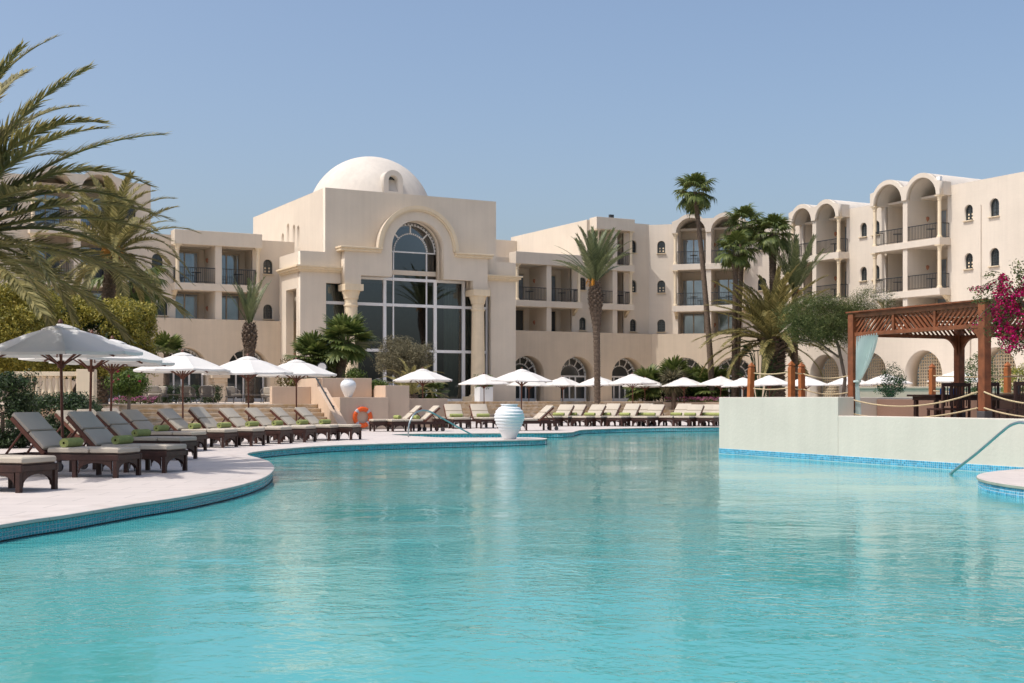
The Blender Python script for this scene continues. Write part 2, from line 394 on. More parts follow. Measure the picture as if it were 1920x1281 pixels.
bx(pw, 'upper_block', PINK, -.17, 1.86, 1.44, 4.2, .0, 1.95)
bx(pw, 'side_block', PINK, 1.953, 2.95, .3, 4.0, 0, 1.66)
bx(pw, 'low_wall', PINK, 2.953, 5.2, 1.6, 2.0, 0, 1.16)
bx(pw, 'back_wall', PINK, -1.9, -.353, 2.2, 2.5, .9, 1.62)
prof = [(-.75, 0), (-.75, .22), (1.5, 1.62), (1.5, 1.93), (4.0, 1.93), (4.0, 0)]
b = MB(); n = len(prof)
b.add([(-.35, y, z) for y, z in prof]+[(-.003, y, z) for y, z in prof], [tuple(range(n)), tuple(range(n, 2*n))[::-1]]+[(i, n+i, n+(i+1) % n, (i+1) % n) for i in range(n)])
b.build('stair_flank', PINK, pw)
hr = frame('stair_handrail', 'dark metal handrail fixed to the sloping stair wall', 'handrail', B0, A28)
b = MB(); b.tube([(-.45, -.6, .78), (-.45, 1.6, 2.1)], .03); b.build('rail', IRON, hr, True)
for t in (.12, .5, .88):
    b = MB(); b.tube([(-.45, -.6+2.2*t, .78+1.32*t), (-.34, -.6+2.2*t, .70+1.32*t)], .014, 6); b.build('bracket', IRON, hr)
# ledge and steps of the hall terrace
st2 = frame('terrace_steps', 'long low honey limestone steps and ledge behind the far loungers', 'steps', BL(0, -11), A28)
for i in range(5):
    b = MB(); z = .99-.19*i
    b.box(-13.2, 11.8, -.36*i-.3, .3+.002*i, z-.19+.003, z); b.box(-13.2, 11.8, -.36*i-.34, -.36*i+.02, z-.06, z+.004); b.build('step', STEPM, st2, bevel=.008)
# planter bed at the right
bed = frame('raised_planter', 'pink walled raised bed with palms and magenta ground flowers', 'planter', (9.9, 84, 0), 0)
bx(bed, 'planter_wall', PINK, 0, 7, 0, 7, 0, .93); bx(bed, 'soil', SOIL, .2, 6.8, .2, 6.8, .9, .97)
# pale wall behind the pool bar
gw = frame('garden_wall', 'long low pink garden wall behind the pool bar', 'wall', P(1598, 47), R(-8))
bx(gw, 'wall_body', PINK, 0, 24, 0, .35, 0, 1.52); bx(gw, 'wall_cap', PINK, -.03, 24.03, -.04, .39, 1.52, 1.6)

# ------------------------------------------------------------------ hotel wings
def fix(o, loc=None, rz=None):
    if loc is not None: o.location = loc
    if rz is not None: o.rotation_euler = (0, 0, rz)
    return o
_mesh = {}
def arched_window(par, xc, z0, y, w=.62, h=.96, lit=0):
    """dark framed small arched window set in its reveal"""
    key = ('aw', w, h)
    if key not in _mesh:
        zs = h-w/2
        f = MB(); n = 12
        def ringpts(r, zb): return [(-r, zb)]+[(-r*math.cos(math.pi*i/n), zs+r*math.sin(math.pi*i/n)) for i in range(n+1)]+[(r, zb)]
        a, c = ringpts(w/2, 0), ringpts(w/2-.07, .07)
        for i in range(len(a)-1):
            f.add([(a[i][0], 0, a[i][1]), (a[i+1][0], 0, a[i+1][1]), (c[i+1][0], 0, c[i+1][1]), (c[i][0], 0, c[i][1]),
                   (c[i][0], .06, c[i][1]), (c[i+1][0], .06, c[i+1][1])], [(0, 1, 2, 3), (3, 2, 5, 4)])
        f.box(-w/2+.01, w/2-.01, .0, .06, 0, .07); f.box(-.025, .025, .008, .05, .07, h-.07)
        for z in (.07+(zs-.07)*.36, .07+(zs-.07)*.72, zs): f.box(-w/2+.06, w/2-.06, .012, .05, z-.02, z+.02)
        p = MB(); q = ringpts(w/2-.04, .04); p.add([(x, .045, z) for x, z in q], [tuple(range(len(q)))])
        s = MB(); s.box(-.055, .055, .02, .04, 0, .11)
        l = MB(); l.box(-w/2-.05, w/2+.05, -.30, .02, -.05, -.002)
        _mesh[key] = (f.mesh('window', DARKFR), p.mesh('pane', GLASS_D), s.mesh('shutter_opening', TRIM), l.mesh('sill', TRIM))
    f, p, s, l = _mesh[key]
    o = link('window', f, par); o.location = (xc, y, z0)
    link('pane', p, o); link('sill', l, o)
    if lit:
        for zi in (0, 1):
            for sx in (-1, 1): q = link('shutter_opening', s, o); q.location = (sx*w*.21, 0, .07+(h-w/2-.07)*(.36*zi+.10))
    return o
def sliding_door(par, xc, y, z0, w=1.7, h=2.2, glass=None):
    dk = rng.random() < .4; key = ('sd', round(w, 2), h, dk)
    if key not in _mesh:
        f = MB(); t = .07
        f.box(-w/2, -w/2+t, 0, .1, 0, h); f.box(w/2-t, w/2, 0, .1, 0, h); f.box(-w/2+t, w/2-t, 0, .1, h-t, h); f.box(-w/2+t, w/2-t, 0, .1, 0, t); f.box(-.04, .04, .01, .09, t, h-t)
        _mesh[key] = [f.mesh('door', BEIGEFR)]
        for sx in (-1, 1):
            p = MB(); x0, x1 = (-w/2+t, -.04) if sx < 0 else (.04, w/2-t); p.box(x0, x1, .045 if sx < 0 else .06, .07, t, h-t); _mesh[key].append(p.mesh('pane', GLASS_D if dk and sx > 0 else GLASS_B))
            _mesh[key].append(None)
    ms = _mesh[key]
    o = link('door', ms[0], par); o.location = (xc, y, z0)
    link('pane', ms[1], o); link('pane', ms[3], o); return o
def column(par, x, y, z0, z1, r=.12, m=TRIM):
    key = ('col', round(z1-z0, 2), r, m.name)
    if key not in _mesh:
        h = z1-z0; b = MB()
        b.lathe([(r*1.45, 0), (r*1.45, .08), (r*1.15, .12), (r, .2), (r*.92, h-.36), (r*1.15, h-.34), (r*1.15, h-.30), (r*.95, h-.28), (r*1.5, h-.1), (r*1.5, h-.08)], 16)
        b.box(-r*1.7, r*1.7, -r*1.7, r*1.7, h-.08, h); _mesh[key] = b.mesh('column', m, True)
    o = link('column', _mesh[key], par); o.location = (x, y, z0); return o
def railing(par, p, q, z, h=.98):
    p = Vector(p); q = Vector(q); L_ = (q-p).length; key = ('rail', round(L_, 2), h)
    if key not in _mesh:
        b = MB(); b.box(0, L_, -.03, .03, h-.05, h); b.box(0, L_, -.018, .018, .09, .12)
        n = max(2, int(L_/.125))
        for i in range(n+1):
            x = .012+(L_-.024)*i/n; b.box(x-.011, x+.011, -.011, .011, .12, h-.05)
        _mesh[key] = b.mesh('railing', IRON)
    o = link('railing', _mesh[key], par); o.location = (p.x, p.y, z); o.rotation_euler = (0, 0, math.atan2(q.y-p.y, q.x-p.x)); return o
UY = 1.0
SILLS = (6.3, 9.3, 12.34)
def wall_lamp(par, x, y, z, sx):
    if 'lamp' not in _mesh:
        b = MB(); b.lathe([(.02, -.16), (.10, -.05), (.13, .06), (.10, .14), (.02, .17)], 10); _mesh['lamp'] = b.mesh('wall_lamp', TERRA, True)
    o = link('wall_lamp', _mesh['lamp'], par); o.location = (x, y, z); return o
tables = []
def bay(par, x0, x1, floors, zc, zt, roof, m, dz=0, doors=(1, 1), frame_of=None, furnish=True):
    """a stack of two-room loggias: recess, middle pier, slabs, columns, railings, doors, roof"""
    xm = (x0+x1)/2; yb = UY+1.7
    b = MB(); b.box(x0-.25, x1+.25, yb, yb+.2, 5.5, zc+.1); b.build('loggia_wall', m, par)
    for xa, xb in ((x0-.25, x0-.003), (x1+.003, x1+.25)):
        b = MB(); b.box(xa, xb, UY+.29, yb, 5.5, zc+.1); b.build('side_wall', m, par)
    b = MB(); b.box(xm-.2, xm+.2, .10, yb-.002, 6.0, zc+.05); b.build('pier', m, par)
    for i, f in enumerate(floors):
        if i > 0:
            b = MB(); b.box(x0-.28, x1+.28, 0, UY-.002, f-.44, f); b.box(x0+.003, x1-.003, UY-.01, yb, f-.40, f-.004)
            s = b.build('balcony_slab', m, par, bevel=.015)
            top = zc if i == len(floors)-1 else floors[i+1]-.44
            for xx in (x0-.08, x1+.08): column(par, xx, .2, f, top+.002)
            for xa, xb in ((x0+.06, xm-.2), (xm+.2, x1-.06)): railing(par, (xa, .16), (xb, .16), f)
            for xx in (x0-.12, x1+.12): railing(par, (xx, .34), (xx, UY-.02), f)
            for k, xx in enumerate((x0-.1, x1+.1)):
                if i == 1:
                    c = MB(); c.add([(xx-.1, UY-.002, f-.444), (xx+.1, UY-.002, f-.444), (xx+.1, UY-.55, f-.444), (xx-.1, UY-.55, f-.444), (xx-.1, UY-.002, f-.95), (xx+.1, UY-.002, f-.95), (xx+.1, UY-.2, f-.72), (xx-.1, UY-.2, f-.72)],
                                    [(0, 1, 2, 3), (4, 7, 6, 5), (2, 6, 7, 3), (4, 5, 6, 7), (0, 3, 7, 4), (1, 5, 6, 2)]); c.build('corbel', TRIM, par)
        for k, (xa, xb) in enumerate(((x0, xm-.2), (xm+.2, x1))):
            wv = min(1.75, (xb-xa)-.35)
            sliding_door(par, xa+.08+wv/2 if k == 0 else xa+.12+wv/2, yb-.098, max(f, 5.6)-.001, wv)
            if i > 0 and furnish: tables.append((par, xa+.55*(xb-xa), .78, f, rng.uniform(0, 3)))
            wall_lamp(par, xm-.21 if k == 0 else xm+.21, UY+.9, f+1.6, 1)
    if roof == 'flat':
        b = MB(); b.box(x0-.3, x1+.3, -.03, UY-.002, zc, zt); b.box(x0+.003, x1-.003, UY-.01, yb+.2, zc+.004, zc+.3); b.build('roof_fascia', m, par, bevel=.015)
    else:
        r = (xm-.2-x0)/2; cs = ((x0+xm-.2)/2, (xm+.2+x1)/2); ro = r+.2
        out = [(x0-.3, zc)]; sp = zc+.86
        top = [(x0-.3, sp)]
        for c in cs:
            for i in range(17):
                a = math.pi*(1-i/16); x, z = c+ro*math.cos(a), zc+ro*math.sin(a)+.1
                if z > sp+.003: top.append((x, z))
        top.append((x1+.3, sp)); low = [(x1+.3, zc)]
        for c in cs[::-1]:
            low += [(c+r*math.cos(math.pi*i/16), zc+.001+r*math.sin(math.pi*i/16)) for i in range(17)]
        poly_panel(top+low+[(x0-.3, zc)], [], -.03, .34, 'vault_front', m, par)
        for c in cs:
            v = MB(); n = 16; y0_, y1_ = .3101, yb+2.4
            pts = [(r, zc), ] 
            vs = []; fs = []
            for j, y in enumerate((y0_, y1_)):
                for rr, dz_ in ((r+.001, 0), (ro, .1)):
                    for i in range(n+1): a = math.pi*i/n; vs.append((c+rr*math.cos(a), y, zc+dz_*(math.sin(a))+rr*math.sin(a)))
            k = n+1
            for i in range(n): fs += [(i, i+1, 2*k+i+1, 2*k+i), (k+i, 3*k+i, 3*k+i+1, k+i+1), (2*k+i, 2*k+i+1, 3*k+i+1, 3*k+i)]
            v.add(vs, fs); v.build('vault', LIME if m is not STUCCO else m, par, True)
        for xx in (x0-.3, x1+.02):
            s = MB(); s.box(xx, xx+.28, .311, UY-.002, zc, sp-.002); s.build('vault_side', m, par)
        b = MB(); b.box(xm-.2, xm+.2, .311, yb+.2, zc+.05, zc+.6); b.build('valley_block', m, par)
        for c in cs: poly_panel(arch(c-r-.05, c+r+.05, zc-.02, zc), [], yb-.02, .15, 'lunette', m, par)
def glazed_arch(par, xc, w, y, z0, zs, kind='door'):
    key = ('ga', round(w, 2), kind)
    if key not in _mesh:
        r = w/2; h = zs-z0; f = MB(); n = 16
        def ringb(r0, r1, y0=0, y1=.08):
            for i in range(n):
                a0, a1 = math.pi*i/n, math.pi*(i+1)/n
                q = [(rr*math.cos(a), h+rr*math.sin(a)) for rr in (r0, r1) for a in (a0, a1)]
                f.add([(q[0][0], y0, q[0][1]), (q[1][0], y0, q[1][1]), (q[3][0], y0, q[3][1]), (q[2][0], y0, q[2][1]), (q[0][0], y1, q[0][1]), (q[1][0], y1, q[1][1])], [(0, 2, 3, 1), (0, 1, 5, 4)])
        if kind == 'door':
            ringb(r-.1, r); ringb(r*.56, r*.56+.08)
            for i in range(1, 6):
                a = math.pi*i/6; d = Vector((math.cos(a), 0, math.sin(a))); M = Matrix.Translation((0, 0, h)) @ Matrix.Rotation(-a, 4, 'Y')
                f.box(r*.56, r-.05, .01, .07, -.035, .035, M)
            f.box(-r, r, -.005, .085, h-.06, h+.06)
            for x in (-r+.05, -r*.36, 0, r*.36, r-.05): f.box(x-.05, x+.05, .002, .08, .0, h-.06)
            f.box(-r+.1, r-.1, .012, .075, 0, .22)
        else:
            s = .2; k = int(r/s)+1
            for i in range(-k, k+1):
                x = i*s
                if abs(x) < r-.02: f.box(x-.035, x+.035, 0, .08, 0, h+math.sqrt(r*r-x*x))
            z = .1
            while z < h+r-.05:
                hw = r if z < h else math.sqrt(max(.01, r*r-(z-h)**2)); f.box(-hw, hw, .01, .07, z-.035, z+.035); z += s
        p = MB(); q = arch(-r+.01, r-.01, 0, h); p.add([(x, .06 if kind == 'door' else .9, z) for x, z in q], [tuple(range(len(q)))])
        _mesh[key] = (f.mesh('arched_door' if kind == 'door' else 'lattice_screen', WHITEFR if kind == 'door' else TRIM), p.mesh('pane', GLASS_D))
    f, p = _mesh[key]
    o = link('arched_door' if kind == 'door' else 'lattice_screen', f, par); o.location = (xc, y, z0); q = link('pane' if kind == 'door' else 'backing', p, o); return o
def wing(par, x0, x1, zb, roofs, bays, wins, arches, m, mb_, thick=.28, kind='door'):
    """band wall with arched openings below, plain upper wall above; roofs: (x0, x1, z) steps"""
    holes = [arch(a-w/2, a+w/2, .96, 4.28-w/2) for a, w in arches]
    poly_panel([(x0, .9), (x0, zb), (x1, zb), (x1, .9)], holes, 0, 1.15, 'arcade_wall', mb_, par)
    for a, w in arches: glazed_arch(par, a, w-.04, 1.16, .96, 4.28-w/2, kind)
    top = []
    notch = [b_ for b_ in bays if len(b_) > 3]
    for a, c, z in roofs:
        top.append((a, z))
        for n0, n1, _z, _v in sorted(notch):
            if a < n0 and n1 < c: top += [(n0, z), (n0, zb-.3), (n1, zb-.3), (n1, z)]
        top.append((c, z))
    holes = [arch(a-w/2, a+w/2, z, z+h-w/2) for a, z, w, h, l in wins]+[rect(b_[0], b_[1], zb-.3, b_[2]) for b_ in bays if len(b_) == 3]
    poly_panel([(x0, zb-.5)]+top+[(x1, zb-.5)], holes, UY, thick, 'upper_wall', m, par)
    for a, z, w, h, l in wins: arched_window(par, a, z, UY+.17, w, h, l)
    b = MB()
    for a, c, z in roofs: b.box(a, c, UY+.281, UY+9, z-.5, z-.35)
    b.build('roof', m, par)

# right of the hall: two-storey loggias, then a taller block
hw_ = frame('hotel_wing', 'two and three storey cream hotel wing beside the glazed domed hall', 'building', O, A28)
wing(hw_, -3.4, 12.3, 6.08, [(-3.4, 6.9, 11.4), (6.9, 12.3, 14.6)], [(.3, 5.35, 10.9), (7.15, 9.95, 13.8)],
     [(6.27, 9.3, .62, .96, 0), (6.27, 6.3, .62, .96, 0), (10.8, 12.34, .62, .96, 0), (10.8, 9.3, .62, .96, 1), (10.8, 6.3, .62, .96, 0)],
     [(1.0, 2.7), (5.2, 2.9), (9.65, 2.9)], STUCCO, BAND)
bay(hw_, .3, 5.35, [5.2, 8.27], 10.9, 11.76, 'flat', STUCCO)
bay(hw_, 7.15, 9.95, [5.2, 8.27, 11.22], 13.82, 14.72, 'flat', STUCCO)
bx(hw_, 'tall_side_wall', STUCCO, 6.62, 6.9, UY+.01, UY+12, 11.3, 14.6)
bx(hw_, 'back_parapet', STUCCO, -6, 6.6, UY+11, UY+11.3, 11.3, 14.2)
bx(hw_, 'roof_hut', PINK, -5.2, 2.0, 13.5, 17, 11, 14.7)
b = MB(); b.tube([(2.1, 13.4, 14), (2.1, 13.4, 17.2)], .04, 6); b.build('antenna', IRON, hw_)
b = MB(); b.box(8.2, 8.55, .25, .45, 14.78, 15.0); b.tube([(8.37, .4, 14.7), (8.37, .4, 14.8)], .03, 6); b.build('floodlight', IRON, hw_)
# 45 degree corner block
cw_ = frame('hotel_wing', 'cream corner block with a pair of vaulted balconies between the two wings', 'building', C1, A45)
wing(cw_, -.46, 9.8, 6.08, [(-.46, 9.8, 14.55)], [(1.85, 6.75, 13.7, 1)],
     [(.55, 12.34, .62, .96, 1), (.55, 9.3, .62, .96, 1), (.55, 6.3, .62, .96, 0), (8.2, 12.34, .62, .96, 0), (8.2, 9.3, .62, .96, 0), (8.2, 6.3, .62, .96, 0)],
     [(2.5, 2.8), (6.2, 2.8)], STUCCO_W, BAND)
bay(cw_, 1.85, 6.75, [5.2, 8.2, 11.35], 13.72, 14.6, 'vault', STUCCO_W)
# right wing
rw_ = frame('hotel_wing', 'long white hotel wing with vaulted balconies and lattice screened arches', 'building', C2, A90)
wing(rw_, -.46, 34, 6.08, [(-.46, 8.9, 14.45), (8.9, 34, 14.75)], [(1.75, 6.35, 13.85, 1), (10.0, 15.5, 14.1, 1)],
     [(8.0, 12.34, .66, .98, 0), (8.0, 9.3, .66, .98, 0), (9.2, 12.34, .66, .98, 0), (9.2, 9.3, .66, .98, 0), (17.2, 12.34, .68, 1.0, 1), (17.2, 9.3, .68, 1.0, 1), (19.2, 12.34, .74, 1.12, 0), (19.2, 9.3, .74, 1.12, 0), (24, 12.34, .74, 1.12, 0), (24, 9.3, .74, 1.12, 0), (17.2, 6.3, .68, 1.0, 0)],
     [(5.2, 3.0), (9.7, 3.0), (14.4, 3.2), (20.2, 3.0)], STUCCO_W, STUCCO_W, kind='lattice')
bay(rw_, 1.75, 6.35, [5.2, 8.2, 11.4], 13.87, 14.7, 'vault', STUCCO_W)
bay(rw_, 10.0, 15.5, [5.2, 8.2, 11.4], 14.12, 15.0, 'vault', STUCCO_W)
bx(rw_, 'pilaster', STUCCO_W, 17.6, 18.3, -.12, -.002, .9, 6.0)
bx(rw_, 'roof_hut', STUCCO_W, 20.6, 27, 2.5, 6, 14.4, 15.6)
b = MB()
for i in range(8): b.tube([(20.7+.9*i, 2.6, 15.6), (20.7+.9*i, 2.6, 15.85)], .03, 5)
b.tube([(20.6, 2.6, 15.85), (27, 2.6, 15.85)], .03, 5); b.build('roof_rail', IRON, rw_)
b = MB(); b.box(15.3, 15.62, .2, .4, 15.05, 15.3); b.tube([(15.45, .3, 14.9), (15.45, .3, 15.1)], .03, 6); b.build('floodlight', CERAM, rw_)
b = MB(); b.tube([(18.2, UY-.05, 6.1), (18.2, UY-.05, 13.2)], .025, 6); b.build('drain_pipe', STUCCO_W, rw_)
# left wing
lw_ = frame('hotel_wing', 'cream hotel wing with flat roofed balconies left of the domed hall', 'building', BL(0, -2.9), A28)
wing(lw_, -46, -17.2, 6.04, [(-46, -26.3, 14.2), (-26.3, -17.2, 11.2)], [(-24.8, -19.95, 10.55), (-33.1, -28.4, 13.3, 1)],
     [(-25.6, 6.25, .66, .96, 0), (-18.95, 9.08, .62, .93, 1), (-18.95, 6.22, .62, .93, 0), (-25.9, 9.05, .66, .96, 0), (-27.5, 12.0, .62, .96, 0), (-34.2, 12.0, .62, .96, 0), (-27.5, 9.0, .62, .96, 0)],
     [(-24.4, 2.7), (-20.5, 2.7), (-28.6, 2.7)], STUCCO, BAND)
bay(lw_, -24.8, -19.95, [5.2, 8.22], 10.57, 11.44, 'flat', STUCCO)
bay(lw_, -33.1, -28.4, [5.2, 8.2, 11.2], 13.3, 14.2, 'vault', STUCCO)
for xx in (-22.45,):
    b = MB(); b.box(xx-.33, xx+.33, -.5, -.003, .95, 2.2); b.box(xx-.42, xx+.42, -.6, -.003, 2.2, 2.42); b.box(xx-.55, xx+.55, -.75, -.003, 2.42, 2.7); b.build('pier_buttress', BAND, lw_)

# ------------------------------------------------------------------ the domed hall
hall = frame('domed_hall', 'cream entrance hall with white dome, arched glass front and two columns', 'building', O, A28)
xc = -10.94; fy = -6.6
def ar(x0, x1, zs, n=24):
    c = (x0+x1)/2; r = (x1-x0)/2; return [(c-r*math.cos(math.pi*i/n), zs+r*math.sin(math.pi*i/n)) for i in range(n+1)]
hole = [(xc-5.85, 1.0), (xc-5.85, 8.24), (xc-3.9, 8.24), (xc-3.9, 8.78)]+[(xc-1.75, 8.78)]+ar(xc-1.75, xc+1.75, 10.6)+[(xc+1.75, 8.78), (xc+3.9, 8.78), (xc+3.9, 8.24), (xc+5.5, 8.24), (xc+5.5, 1.0)]
poly_panel([(xc-7.49, .9), (xc-7.49, 10.12), (xc-5.9, 10.12), (xc-5.9, 14.06), (xc+5.88, 14.06), (xc+5.88, 10.12), (xc+7.35, 10.12), (xc+7.35, .9)], [hole], fy, .45, 'front_wall', STUCCO, hall)
# projecting arch surround on the columns
ro = 2.63
outl = [(xc-4.9, 8.17), (xc-4.9, 10.4), (xc-ro, 10.4)]+ar(xc-ro, xc+ro, 10.5)+[(xc+ro, 10.4), (xc+4.9, 10.4), (xc+4.9, 8.17), (xc+3.85, 8.17), (xc+3.85, 8.74), (xc+1.78, 8.74)]+ar(xc-1.78, xc+1.78, 10.57)[::-1]+[(xc-1.78, 8.74), (xc-3.85, 8.74), (xc-3.85, 8.17)]
poly_panel(outl, [], fy-.7, .699, 'arch_surround', STUCCO, hall)
def arch_mould(r0, r1, y0, y1, zc_, name):
    pts = ar(xc-r1, xc+r1, zc_, 32)+ar(xc-r0, xc+r0, zc_, 32)[::-1]; poly_panel(pts, [], y0, y1-y0, name, TRIM, hall)
arch_mould(ro-.20, ro+.07, fy-.82, fy-.702, 10.5, 'arch_moulding'); arch_mould(ro-.10, ro+.13, fy-.88, fy-.822, 10.5, 'arch_moulding')
for s in (-1, 1):
    xa, xb = sorted((xc+s*(ro-.1), xc+s*5.2))
    b = MB(); b.box(xa, xb, fy-.86, fy-.003, 10.2, 10.36); b.box(xa-.06, xb+.06, fy-.95, fy-.003, 10.36, 10.47); b.build('shoulder_cornice', TRIM, hall, bevel=.02)
    # columns
    x = xc+s*4.37; c = MB()
    c.lathe([(.62, 0), (.62, .25), (.55, .3), (.58, .38), (.47, .5), (.46, 1.2), (.40, 5.85), (.45, 5.89), (.45, 5.98), (.40, 6.02), (.40, 6.3), (.46, 6.34), (.47, 6.5), (.55, 6.72), (.56, 6.82)], 28, (x, fy-.35, .95))
    c.box(x-.60, x+.60, fy-.95, fy+.25, 7.77, 8.168)
    c.build('column', TRIM, hall, True)
    b = MB(); b.box(x-.75, x+.75, fy-1.1, fy+.4, .94, 1.3); b.build('column_plinth', TRIM, hall, bevel=.03)
# portico cornice, left and right returns and side walls
for s, xa, xb in ((-1, xc-7.49, xc-4.9), (1, xc+4.9, xc+7.35)):
    b = MB()
    for k, (z0_, z1_, d) in enumerate(((8.88, 9.0, .14), (9.0, 9.14, .26), (9.14, 9.24, .36))):
        b.box(xa-(d if s < 0 else 0)+.001*k, xb+(d if s > 0 else 0)-.001*k, fy-d, fy-.003, z0_, z1_)
        if s < 0: b.box(xa-d, xa-.003, fy-.002, -3.0, z0_, z1_)
        else: b.box(xb+.003, xb+d, fy-.002, -.1, z0_, z1_)
    b.build('portico_cornice', TRIM, hall)
b = MB(); b.box(xc-7.488, xc-7.1, fy+.451, -2.6, 7.9, 10.118); b.build('side_lintel', STUCCO, hall)
for y0_, y1_ in ((fy+.451, fy+.75), (-3.9, -2.6)):
    b = MB(); b.box(xc-7.488, xc-7.0, y0_, y1_, .95, 7.9); b.build('side_pier', STUCCO, hall)
bx(hall, 'inner_side_wall', STUCCO, xc-6.3, xc-6.0, fy+.46, -1.9, .95, 9.9)
bx(hall, 'side_wall', STUCCO, xc+7.0, xc+7.348, fy+.451, .9, .95, 10.118)
bx(hall, 'portico_roof', STUCCO, xc-7.1, xc+7.0, fy+.452, 1, 9.0, 9.3)
# tower box; blind slots on its bright side
slots = []
side = [(-6.15, 9.0), (-6.15, 14.058), (8.2, 14.058), (8.2, 9.0)]
for y, z0_, z1_ in ((1.58, 11.2, 12.2), (.48, 11.13, 12.72), (-.72, 11.05, 12.5), (-1.56, 10.95, 12.35)):
    slots.append(arch(y-.25, y+.25, z0_, z1_-.25, 8))
sp = poly_panel([(-y, z) for y, z in side], [[(-y, z) for y, z in s] for s in slots], 0, .5, 'tower_side_wall', STUCCO, hall)
sp.location = (xc-5.9, 0, 0); sp.rotation_euler = (0, 0, R(-90))
bx(hall, 'slot_backing', TRIM, xc-5.398, xc-5.2, -2.2, 2.2, 10.5, 13)
bx(hall, 'tower_back_wall', STUCCO, xc-5.39, xc+5.88, 7.7, 8.2, 9, 14.058)
bx(hall, 'tower_far_wall', STUCCO, xc+5.4, xc+5.879, fy+.452, 7.698, 9, 14.057)
bx(hall, 'tower_roof', STUCCO, xc-5.39, xc+5.39, fy+.46, 7.69, 13.4, 13.6)
bx(hall, 'tower_coping', STUCCO, xc-5.9, xc-5.6, fy+.4, 8.15, 14.06, 14.075)
b = MB(); dr = 4.25; dz_ = 13.42
b.lathe([(dr, -.5)]+[(max(.001, dr*math.cos(R(3.6*i))), dr*math.sin(R(3.6*i))) for i in range(26)], 72, (xc+.1, .9, dz_))
dome = b.build('dome', LIME, hall, True)
# dormer on the dome
dx, dyy, dzz = xc+.02, -3.3, 14.95
dm = poly_panel(arch(dx-.68, dx+.68, dzz-.6, dzz+.52), [arch(dx-.34, dx+.34, dzz-.2, dzz+.52)], dyy, 1.9, 'dormer', LIME, dome)
p = MB(); q = arch(dx-.33, dx+.33, dzz-.2, dzz+.52); p.add([(x, dyy+.55, z) for x, z in q], [tuple(range(len(q)))]); p.build('dormer_pane', GLASS_D, dome)
# glazing
gy = fy+.55; gz = MB()
xs = [xc-5.85, xc-3.92, xc-1.78, xc+1.72, xc+3.75, xc+5.5]
zs_ = [1.0, 4.2, 7.08, 8.24]
fr = MB()
for x in xs[1:5]: fr.box(x-.1, x+.1, gy-.1, gy+.1, 1.0, 8.8)
for x in (xs[0]+.04, xs[5]-.06): fr.box(x-.05, x+.05, gy-.09, gy+.09, 1.0, 8.3)
for z in (1.06, 4.2, 7.08):
    for a, c in zip(xs[:-1], xs[1:]): fr.box(a+.1, c-.1, gy-.095, gy+.095, z-.09, z+.09)
fr.box(xs[1]+.1, xs[4]-.1, gy-.095, gy+.095, 8.62, 8.8)
for x in (xc-1.18, xc+1.12): fr.box(x-.04, x+.04, gy-.06, gy+.06, 1.1, 10.5)
cxg = xc; rg = 1.74
def garc(r0, r1, m=fr):
    n = 24
    for i in range(n):
        a0, a1 = math.pi*i/n, math.pi*(i+1)/n; q = [(cxg+rr*math.cos(a), 10.5+rr*math.sin(a)) for rr in (r0, r1) for a in (a0, a1)]
        m.add([(q[0][0], gy-.06, q[0][1]), (q[1][0], gy-.06, q[1][1]), (q[3][0], gy-.06, q[3][1]), (q[2][0], gy-.06, q[2][1]), (q[0][0], gy+.06, q[0][1]), (q[1][0], gy+.06, q[1][1])], [(0, 2, 3, 1), (0, 1, 5, 4)])
garc(rg-.06, rg+.06); garc(1.11, 1.19)
for a in (45, 90, 135):
    M = Matrix.Translation((cxg, gy, 10.5)) @ Matrix.Rotation(-R(a), 4, 'Y'); fr.box(1.18, rg-.05, -.05, .05, -.04, .04, M)
fr.box(cxg-rg, cxg+rg, gy-.065, gy+.065, 10.42, 10.5)
frame_o = fr.build('window_frame', WHITEFR, hall)
zr = [1.0, 4.2, 7.08, 8.7]
for i in range(5):
    for j in range(3):
        if i in (0, 4) and j == 2: z1_ = 8.24
        else: z1_ = zr[j+1]
        segs = [(xs[i], xs[i+1])] if i != 2 else [(xs[2], xc-1.18), (xc-1.18, xc+1.12), (xc+1.12, xs[3])]
        for a, c in segs:
            b = MB(); tilt = rng.uniform(-.006, .006)
            b.add([(a+.03, gy+.01, zr[j]), (c-.03, gy+.01+tilt, zr[j]), (c-.03, gy+.01+tilt, z1_), (a+.03, gy+.01, z1_)], [(0, 1, 2, 3)]); b.build('pane', TGLASS, frame_o)
for a, c in ((cxg-rg, xc-1.18), (xc-1.18, xc+1.12), (xc+1.12, cxg+rg)):
    b = MB(); b.add([(a, gy+.012, 8.7), (c, gy+.012, 8.7), (c, gy+.012, 10.46), (a, gy+.012, 10.46)], [(0, 1, 2, 3)]); b.build('pane', TGLASS, frame_o)
b = MB(); q = ar(cxg-rg, cxg+rg, 10.46); b.add([(x, gy+.012, z) for x, z in q], [tuple(range(len(q)))]); b.build('fanlight_pane', TGLASS, frame_o)
